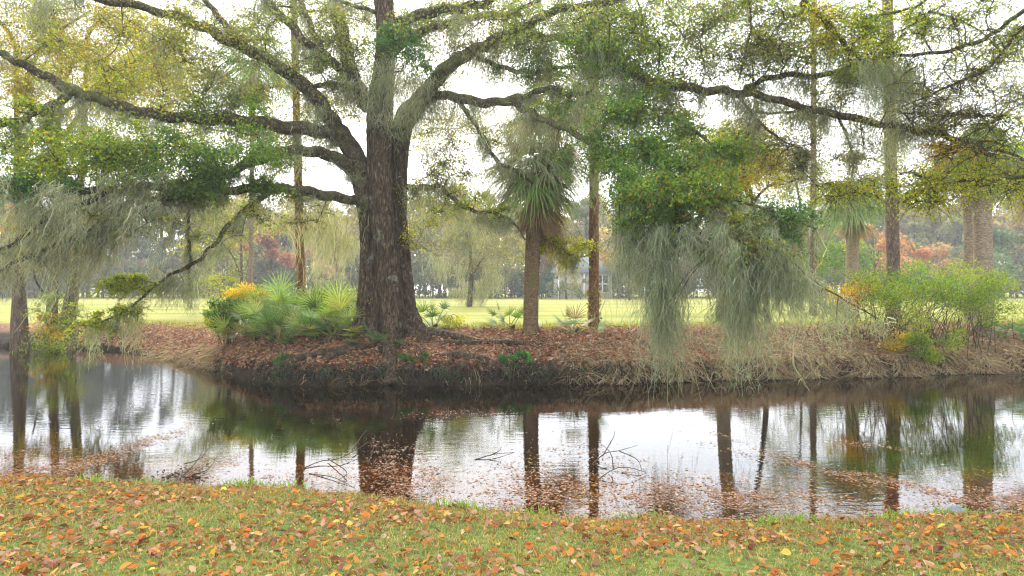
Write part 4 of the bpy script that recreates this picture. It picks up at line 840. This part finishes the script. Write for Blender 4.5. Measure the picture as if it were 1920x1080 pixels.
for px, D, L in thick:
    palmetto(px, D, L * 1.2, 17, 'bright green saw palmetto in the thicket left of the big oak trunk', 'saw palmettos in the thicket left of the oak', PALMC + [(.34, .46, .08), (.42, .46, .1), (.22, .34, .16), (.07, .13, .04), (.4, .36, .16)])
palmetto(702, 17.0, .42, 13, 'saw palmetto growing against the front of the big oak trunk', None, [(.10, .2, .10), (.14, .22, .12), (.2, .22, .1)])
palmetto(812, 18.8, .52, 14, 'saw palmetto just right of the big oak trunk', None, PALMC)
palmetto(958, 18.9, .5, 9, 'small palmetto on the left foot of the shaggy palm', None, PALMC)
palmetto(1078, 18.2, .5, 9, 'sparse palmetto between the shaggy palm and the slim pine', None, [(.13, .26, .04), (.16, .3, .05), (.3, .26, .14)], up=.8)
palmetto(1880, 19.8, .5, 14, 'low palmetto on the fairway edge by the thick pale palm', None, PALMC, up=.1)

def shrub(px, D, regs, label, name='shrub', sp=.1, cat='shrub'):
    x0 = (px - CX) / FPX * D; b0 = np.array([x0, D, float(H(x0, D))]); T = thing(name, b0, label, cat); st = MB(); fo = MB()
    for (cx, cy, rx, ry, D0, D1, n, pal, rad, nl, sz) in regs:
        for _ in range(n):
            a = rs.rand() * 6.28; q = math.sqrt(rs.rand()); c = W(cx + rx * q * math.cos(a), cy + ry * q * math.sin(a), D0 + (D1 - D0) * rs.rand())
            c[2] = max(c[2], float(H(c[0], c[1])) + .12)
            bb = b0 + rs.normal(size=3) * (sp, min(sp, .25), 0); bb[0] += (c[0] - b0[0]) * min(.75, sp); bb[2] = float(H(bb[0], bb[1])); Q = spline([bb, (bb + c) / 2 + (rs.normal() * .15, 0, .25), c], 5); tube(st, Q, np.linspace(.011, .003, len(Q)), 4)
            k = int(nl); d = rnd(k) * rad * rs.rand(k, 1) ** .5 * (1, 1, .7)
            ax = unit(d + (0, 0, .2)); leaves(fo, c + d, sz * (.6 + .8 * rs.rand(k)), palette(k, [pal[rs.randint(len(pal))], pal[rs.randint(len(pal))]], .2), .35, 0, axis=ax)
    st.build('stems', M['twig'], T, True); fo.build('foliage', M['leaf'], T); return T
shrub(425, 20.0, [(425, 590, 38, 28, 19.5, 20.3, 26, GREEN + [(.16, .2, .04), (.06, .1, .03)], .26, 170, .10)], 'dark spiky green shrub at the left end of the palmetto thicket')
shrub(470, 20.8, [(465, 555, 50, 16, 20.2, 21, 18, GOLD + LIME, .28, 140, .08), (500, 590, 30, 25, 20, 20.6, 10, LIME + ORANGE[:1], .25, 120, .08)], 'yellow-leaved shrub above the spiky dark shrub')
# big lacy shrub on the right bank
shrub(1700, 19.0, [(1740, 540, 160, 42, 17.6, 19.2, 62, GREEN + GREEN + LIME[2:3], .42, 190, .065), (1830, 560, 90, 50, 17.9, 19.0, 34, GREEN + GREEN + LIME[2:3], .42, 190, .065), (1590, 545, 50, 25, 18.4, 19, 12, ORANGE + GOLD, .32, 150, .075),
                   (1650, 590, 100, 40, 18, 18.8, 22, LIME + GREY, .36, 90, .06), (1760, 640, 55, 36, 17.5, 18.0, 16, LIME[2:3] + GREEN, .3, 180, .07), (1670, 645, 40, 20, 17.8, 18.2, 7, GOLD + GREY, .26, 120, .07)],
      'large lacy yellow green shrub leaning over the right bank', 'leafy_shrub', sp=.7)
shrub(970, 16.5, [(970, 697, 30, 14, 16.15, 16.5, 14, [(.10, .26, .06), (.07, .18, .05)], .12, 110, .06)], 'bright green fern clump low on the bank face right of the root', 'fern', cat='fern')
shrub(523, 16.4, [(523, 692, 14, 14, 16.1, 16.4, 8, [(.10, .25, .05), (.08, .18, .05)], .10, 90, .05)], 'small green fern at the left end of the dark undercut bank', 'fern', cat='fern')
shrub(790, 16.3, [(770, 698, 30, 12, 16.05, 16.3, 9, [(.08, .2, .05), (.06, .15, .05)], .10, 90, .05)], 'little fern tuft beside the root that dips in the water', 'fern', cat='fern')
shrub(855, 19.2, [(850, 600, 22, 10, 18.8, 19.4, 6, LIME, .2, 90, .06)], 'low weedy tuft of yellow green leaves right of the oak roots', 'weed', cat='weed')

# hanging roots under the lip of the bank
rt = MB()
for _ in range(520):
    x0 = rs.uniform(-6.3, 3.2) if rs.rand() < .8 else rs.uniform(3, 12); y0 = float(fshore(x0)) + .10 + .1 * rs.rand(); z0 = rs.uniform(.32, .55); e = np.array([x0 + rs.normal() * .16, y0 - .12 - .12 * rs.rand(), rs.uniform(0, .2)])
    Q = spline([np.array([x0, y0 + .05, z0]), (np.array([x0, y0, z0]) + e) / 2 + (rs.normal() * .06, -.08, .03), e], 4); tube(rt, Q, np.linspace(rs.uniform(.006, .016), .003, len(Q)), 4)
tag(rt.build('hanging_roots', M['root'], smooth=True), 'tangle of thin roots hanging from the undercut far bank', 'roots', kind='stuff')
iv = MB(); n = 9000; x = rs.uniform(-6.5, 2.5, n); x = x[np.sin(x * 3.3) + .6 * np.sin(x * 7.9) + rs.normal(size=n) * .3 > .35]; n = len(x)
y = fshore(x) + .05 + .25 * rs.rand(n); leaves(iv, np.stack([x, y - .06, np.clip(H(x, y) + .04 - .28 * rs.rand(n), .08, 2)], -1), .05, palette(n, [(.07, .12, .05), (.1, .15, .09), (.05, .09, .04), (.14, .16, .1)], .2), .5, 0)
tag(iv.build('bank_moss', M['leaf']), 'dark green moss and small leaves on the undercut bank face', 'ground cover', kind='stuff')

# ------------------------------------------------------------ dead wood and stone by the near shore
DWR = .008
def deadwood(name, polys, label, cat, D0=None, leafn=0):
    base = None; mbx = MB()
    for pts in polys:
        P = []
        for (px, py, dz) in pts:
            D = CAMZ * FPX / (py - HY); p0 = W(px, py, D)
            D2 = D * (CAMZ - dz) / CAMZ; p0 = W(px, py, D2); P.append(p0)
        S = spline(P, 5); tube(mbx, S, np.linspace(DWR, .0025, len(S)), 5, rough=.08)
        if base is None: base = P[0].copy()
    if leafn: dead_leaves(mbx, *(np.stack([base] * leafn, 1) + rs.normal(size=(3, leafn)) * np.array([[.16], [.1], [.05]])), .03 + .03 * rs.rand(leafn), palette(leafn, [(.2, .1, .06)], .2), .4, 1.)
    T = thing(name, (base[0], base[1], 0), label, cat); mbx.build('branch', M['twig'], T, True); return T
deadwood('dead_branch', [[(565, 880, .0), (600, 865, .03), (640, 858, .05), (690, 830, .08), (700, 828, .08)], [(580, 888, .0), (625, 895, .02), (665, 915, 0)], [(615, 860, .03), (650, 885, .05), (635, 900, .0)], [(660, 845, .05), (680, 815, .12), (688, 806, .14)]], 'bare curved twigs breaking the water near the left lawn edge', 'dead branch')
deadwood('dead_branch', [[(1110, 870, 0), (1135, 850, .1), (1160, 845, .14), (1195, 835, .18)], [(1130, 855, .08), (1150, 820, .2), (1152, 808, .24)], [(1120, 900, 0), (1150, 880, .08), (1175, 876, .1), (1210, 885, .03)], [(1160, 845, .14), (1195, 862, .1), (1205, 890, 0)], [(1150, 880, .08), (1145, 850, .14), (1125, 830, .2)]], 'grey branching twig sticking out of the middle of the pond', 'dead branch')
deadwood('leafy_dead_branch', [[(340, 895, 0), (365, 870, .08), (380, 845, .16), (385, 825, .22)], [(345, 870, .02), (375, 860, .12), (395, 835, .2)], [(360, 890, .0), (390, 880, .08), (410, 850, .16)]], 'brown leafy dead branch lying in the leaf raft at lower left', 'dead branch', leafn=160)
deadwood('dead_branch', [[(890, 862, 0), (925, 852, .03), (965, 848, .0)], [(918, 854, .03), (935, 846, .07), (940, 838, .1)]], 'short dark twig lying on the reflection right of the leaf patch', 'dead branch')
deadwood('dead_branch', [[(690, 870, 0), (700, 840, .1), (702, 815, .16)], [(694, 850, .08), (712, 842, .1)]], 'single upright bare twig left of the amber leaf patch', 'dead branch')
st = MB(); c = np.array([4.2, 6.42, float(H(4.2, 6.42)) - .005])
S = spline([c + (-.12, 0, -.01), c + (-.06, 0, .02), c + (.02, 0, .015), c + (.12, .01, -.02)], 5); tube(st, S, [.02 + .055 * math.sin(math.pi * (i_ + .6) / (len(S) + .2)) for i_ in range(len(S))], 12, rough=.09)
m, t = new_mat('grey_stone'); l = t.links.new; n_ = node(t, "ShaderNodeTexNoise", Scale=14.0, Detail=5.0); r_ = ramp(t, [(.35, (.10, .115, .13)), (.65, (.22, .25, .28))]); l(n_.outputs['Fac'], r_.inputs[0]); p = node(t, "ShaderNodeBsdfPrincipled", Roughness=.7); l(r_.outputs[0], p.inputs['Base Color']); out(t, p.outputs[0])
tag(st.build('stone', m, smooth=True), 'bluish grey stone at the lower right water edge among orange leaves', 'stone')

# ------------------------------------------------------------ far side of the fairway
WOODY = (.10, .08, .06)
def far_tree(mbt, mbc, x, y, h, rad, cols, n, leaf=.38, low=.15, trunk_r=.16, wood=WOODY, open_=0.35):
    z0 = float(H(x, y)); tube(mbt, spline([(x, y, z0 - .2), (x + .2 * rs.normal(), y, z0 + h * .5), (x + .3 * rs.normal(), y, z0 + h * .93)], 4), np.linspace(trunk_r, trunk_r * .3, 9), 6, wood)
    nb = 11; cen = np.stack([x + rs.normal(size=nb) * rad * .45, y + rs.normal(size=nb) * rad * .45, z0 + h * (low + (1 - low) * np.sqrt(rs.rand(nb)))], -1)
    wdt = rad * (.25 + .35 * rs.rand(nb)) * (1.15 - .6 * (cen[:, 2] - z0) / h)
    for c in cen: tube(mbt, spline([(x, y, z0 + (c[2] - z0) * .6), (c + (x, y, c[2])) / 2, c], 3), np.linspace(trunk_r * .4, .02, 7), 4, wood)
    k = rs.randint(0, nb, n); d = rnd(n) * (open_ + (1 - open_) * rs.rand(n, 1)) * wdt[k][:, None] * (1, 1, .8); shade = palette(nb, cols, .12)[k]
    leaves(mbc, cen[k] + d, 1.25 * leaf * (.6 + .8 * rs.rand(n)), shade * (1 + .2 * rs.normal(size=(n, 1))).clip(.4, 1.6), .55)
# the wood itself: one mass
wt, wc = MB(), MB()
GW = [(.18, .21, .10), (.24, .25, .12), (.15, .19, .10), (.31, .28, .14), (.34, .27, .17), (.26, .19, .12)]
for i_ in range(230):
    y = rs.uniform(92, 120); x = -105 + 210 * (i_ + rs.rand()) / 230; u_ = (x / y * FPX + CX)
    leftw = u_ < 470
    h = rs.uniform(11, 16) if leftw else rs.uniform(10, 15.5)
    cols = ([(.10, .14, .12), (.13, .17, .14), (.17, .19, .15)] if leftw else GW + ([(.22, .17, .12), (.25, .2, .15)] if 700 < u_ < 1900 else []) + ([(.2, .2, .06)] if rs.rand() < .4 else []))
    if leftw and rs.rand() < .65: far_tree(wt, wc, x, y, h + 2, 2.6, cols, 900, .42, .6, .17, (.16, .14, .13))
    else: far_tree(wt, wc, x, y, h, 4.6, cols, 1900, .46, .04)
for i_ in range(60):
    y = rs.uniform(96, 112); x = rs.uniform(-95, -36); far_tree(wt, wc, x, y, rs.uniform(6, 9.5), 3.6, [(.12, .16, .14), (.15, .18, .16), (.19, .2, .17)], 1300, .42, .0, .1)
for i_ in range(260):   # understorey
    y = rs.uniform(88, 93); x = -100 + 200 * (i_ + rs.rand()) / 260; far_tree(wt, wc, x, y, rs.uniform(2.6, 6.0), 2.5, [(.10, .14, .08), (.13, .17, .09), (.18, .18, .11), (.2, .16, .1)], 520, .34, .0, .06)
wt_o = wt.build('distant_woods', M['leaf'])
wc_o = wc.build('foliage', M['leaf'], wt_o); tag(wt_o, 'hazy mixed woods along the far edge of the fairway', 'woods', kind='stuff')
def ftree(name, px, D, h, rad, cols, n, label, leaf=.34, low=.1, tr=.14, wood=WOODY, cat='tree'):
    x = (px - CX) / FPX * D; T = thing(name, (x, D, float(H(x, D))), label, cat); a, b_ = MB(), MB()
    far_tree(a, b_, x, D, h, rad, cols, n, leaf, low, tr, wood); a.build('trunk', M['leaf'], T); b_.build('crown', M['leaf'], T)
RED = [(.34, .15, .11), (.30, .13, .09), (.38, .21, .15)]
ftree('red_maple', 507, 74, 8.2, 3.8, RED, 5200, 'dull red maple across the fairway left of the slim ochre pine', .28)
ftree('pink_maple', 600, 80, 6.0, 2.7, [(.42, .23, .18), (.38, .21, .16), (.42, .29, .22)], 2600, 'pinkish red maple between the slim ochre pine and the big oak', .28)
ftree('orange_tree', 1640, 75, 8.2, 4.4, [(.5, .24, .09), (.45, .26, .12), (.42, .2, .08)], 4200, 'rusty orange tree across the fairway behind the round palm', .3)
ftree('orange_tree', 1770, 82, 6.8, 3.4, [(.4, .24, .12), (.36, .28, .12)], 2600, 'dull orange tree glimpsed just left of the thick pale palm', .3)
ftree('orange_tree', 1160, 84, 9, 3.6, [(.4, .3, .12), (.38, .26, .12), (.3, .28, .12)], 2600, 'pale yellow brown tree right of the slim orange pine', .3)
ftree('bare_tree', 1180, 72, 8.5, 3.5, [(.32, .27, .22), (.28, .24, .18)], 1500, 'grey nearly bare tree behind the edge of the moss curtain', .2)
ftree('evergreen_shrub', 900, 84, 3.6, 3.2, [(.05, .09, .06), (.06, .1, .06)], 1800, 'dark evergreen bush on the far fairway edge left of the shaggy palm', .3, .0, .08, cat='bush')
ftree('evergreen_shrub', 1015, 80, 3.0, 2.0, [(.05, .1, .07)], 900, 'dark evergreen bush at the left corner of the far house', .26, .0, .08, cat='bush')
ftree('green_tree', 1860, 70, 7.2, 4.0, [(.10, .16, .09), (.13, .18, .1)], 3000, 'blue green tree at the far right beyond the fairway', .3)
ftree('green_tree', 1450, 75, 8.6, 4.0, [(.12, .15, .1), (.16, .18, .12)], 3000, 'grey green tree behind the right part of the moss curtain', .3)

ftree('evergreen_shrub', 1050, 76, 2.0, 1.6, [(.14, .18, .1)], 500, 'low rounded green bush in front of the far house wall', .2, .0, .06, cat='bush')
ftree('bare_tree', 1062, 78, 7.5, 2.8, [(.34, .28, .2), (.3, .26, .16)], 1300, 'thin tan tree standing in front of the far house', .24, .15)
ftree('evergreen_shrub', 1088, 79, 2.4, 1.5, [(.2, .2, .12)], 500, 'pale rounded bush in front of the right end of the far house', .2, .0, .06, cat='bush')
# house
def flatmat(name, col, rough=.8, amt=.12, scale=3.):
    m, t = new_mat(name); l = t.links.new; n_ = node(t, "ShaderNodeTexNoise", Scale=scale, Detail=4.0); g = node(t, "ShaderNodeNewGeometry"); l(g.outputs['Position'], n_.inputs['Vector'])
    c = np.array(col); r_ = ramp(t, [(.3, tuple(c * (1 - amt))), (.7, tuple(c * (1 + amt)))]); l(n_.outputs['Fac'], r_.inputs[0]); p = node(t, "ShaderNodeBsdfPrincipled", Roughness=rough); l(r_.outputs[0], p.inputs['Base Color']); out(t, p.outputs[0]); return m
mw, mroof, mwin, mtrim = flatmat('house_wall', (.36, .35, .33)), flatmat('house_roof', (.2, .23, .27)), flatmat('window_glass', (.03, .035, .045), .1), flatmat('white_trim', (.7, .7, .68))
def box(mb, x0, x1, y0, y1, z0, z1):
    V = [(x, y, z) for z in (z0, z1) for x, y in ((x0, y0), (x1, y0), (x1, y1), (x0, y1))]
    mb.add(V, [(0, 3, 2, 1), (4, 5, 6, 7), (0, 1, 5, 4), (1, 2, 6, 5), (2, 3, 7, 6), (3, 0, 4, 7)])
hx, hy = W(1040, 0, 86)[0], 86.; hz = float(H(hx + 3, hy))
Hs = thing('house', (hx + 3, hy, hz), 'low grey house with a gabled roof across the fairway between palm and pine', 'house')
b = MB(); box(b, hx, hx + 7.2, hy, hy + 7, hz, hz + 3.3); b.build('wall', mw, Hs)
b = MB(); b.add([(hx - .5, hy - .6, hz + 3.25), (hx + 7.7, hy - .6, hz + 3.25), (hx + 7.7, hy + 7.5, hz + 3.25), (hx - .5, hy + 7.5, hz + 3.25), (hx + 1.6, hy + 3.5, hz + 5.6), (hx + 5.6, hy + 3.5, hz + 5.6)], [(0, 1, 5, 4), (2, 3, 4, 5), (0, 3, 2, 1)], [(0, 4, 3), (1, 2, 5)]); b.build('roof', mroof, Hs)
for q_ in range(2):
    for r_ in range(3):
        x0 = hx + 4.3 + r_ * .85; z0 = hz + 1.9 + q_ * -1.15
        b = MB(); box(b, x0, x0 + .85, hy - .12, hy + .05, z0, z0 + 1.1); wo_ = b.build('window', mtrim, Hs)
        b = MB(); box(b, x0 + .08, x0 + .77, hy - .135, hy + .02, z0 + .08, z0 + 1.02); pn = b.build('pane', mwin); pn.parent = wo_; pn.data.transform(__import__('mathutils').Matrix.Translation(-Hs.location))
b = MB(); box(b, hx + .4, hx + .55, hy - .4, hy - .25, hz, hz + 3.2); b.build('post', mtrim, Hs); b = MB(); box(b, hx + 3.6, hx + 3.75, hy - .4, hy - .25, hz, hz + 3.2); b.build('post', mtrim, Hs)

# ------------------------------------------------------------ haze
HAZE = .0013
m, t = new_mat('haze_air'); v_ = node(t, "ShaderNodeVolumePrincipled", Density=HAZE); v_.inputs['Color'].default_value = (.93, .96, 1, 1); v_.inputs['Anisotropy'].default_value = .2
o_ = t.nodes.new("ShaderNodeOutputMaterial"); t.links.new(v_.outputs[0], o_.inputs['Volume'])
b = MB(); box(b, -420, 420, -60, 520, -2.2, 24)
tag(b.build('haze', m), 'thin pale haze filling the air over pond and fairway', 'haze', kind='stuff')
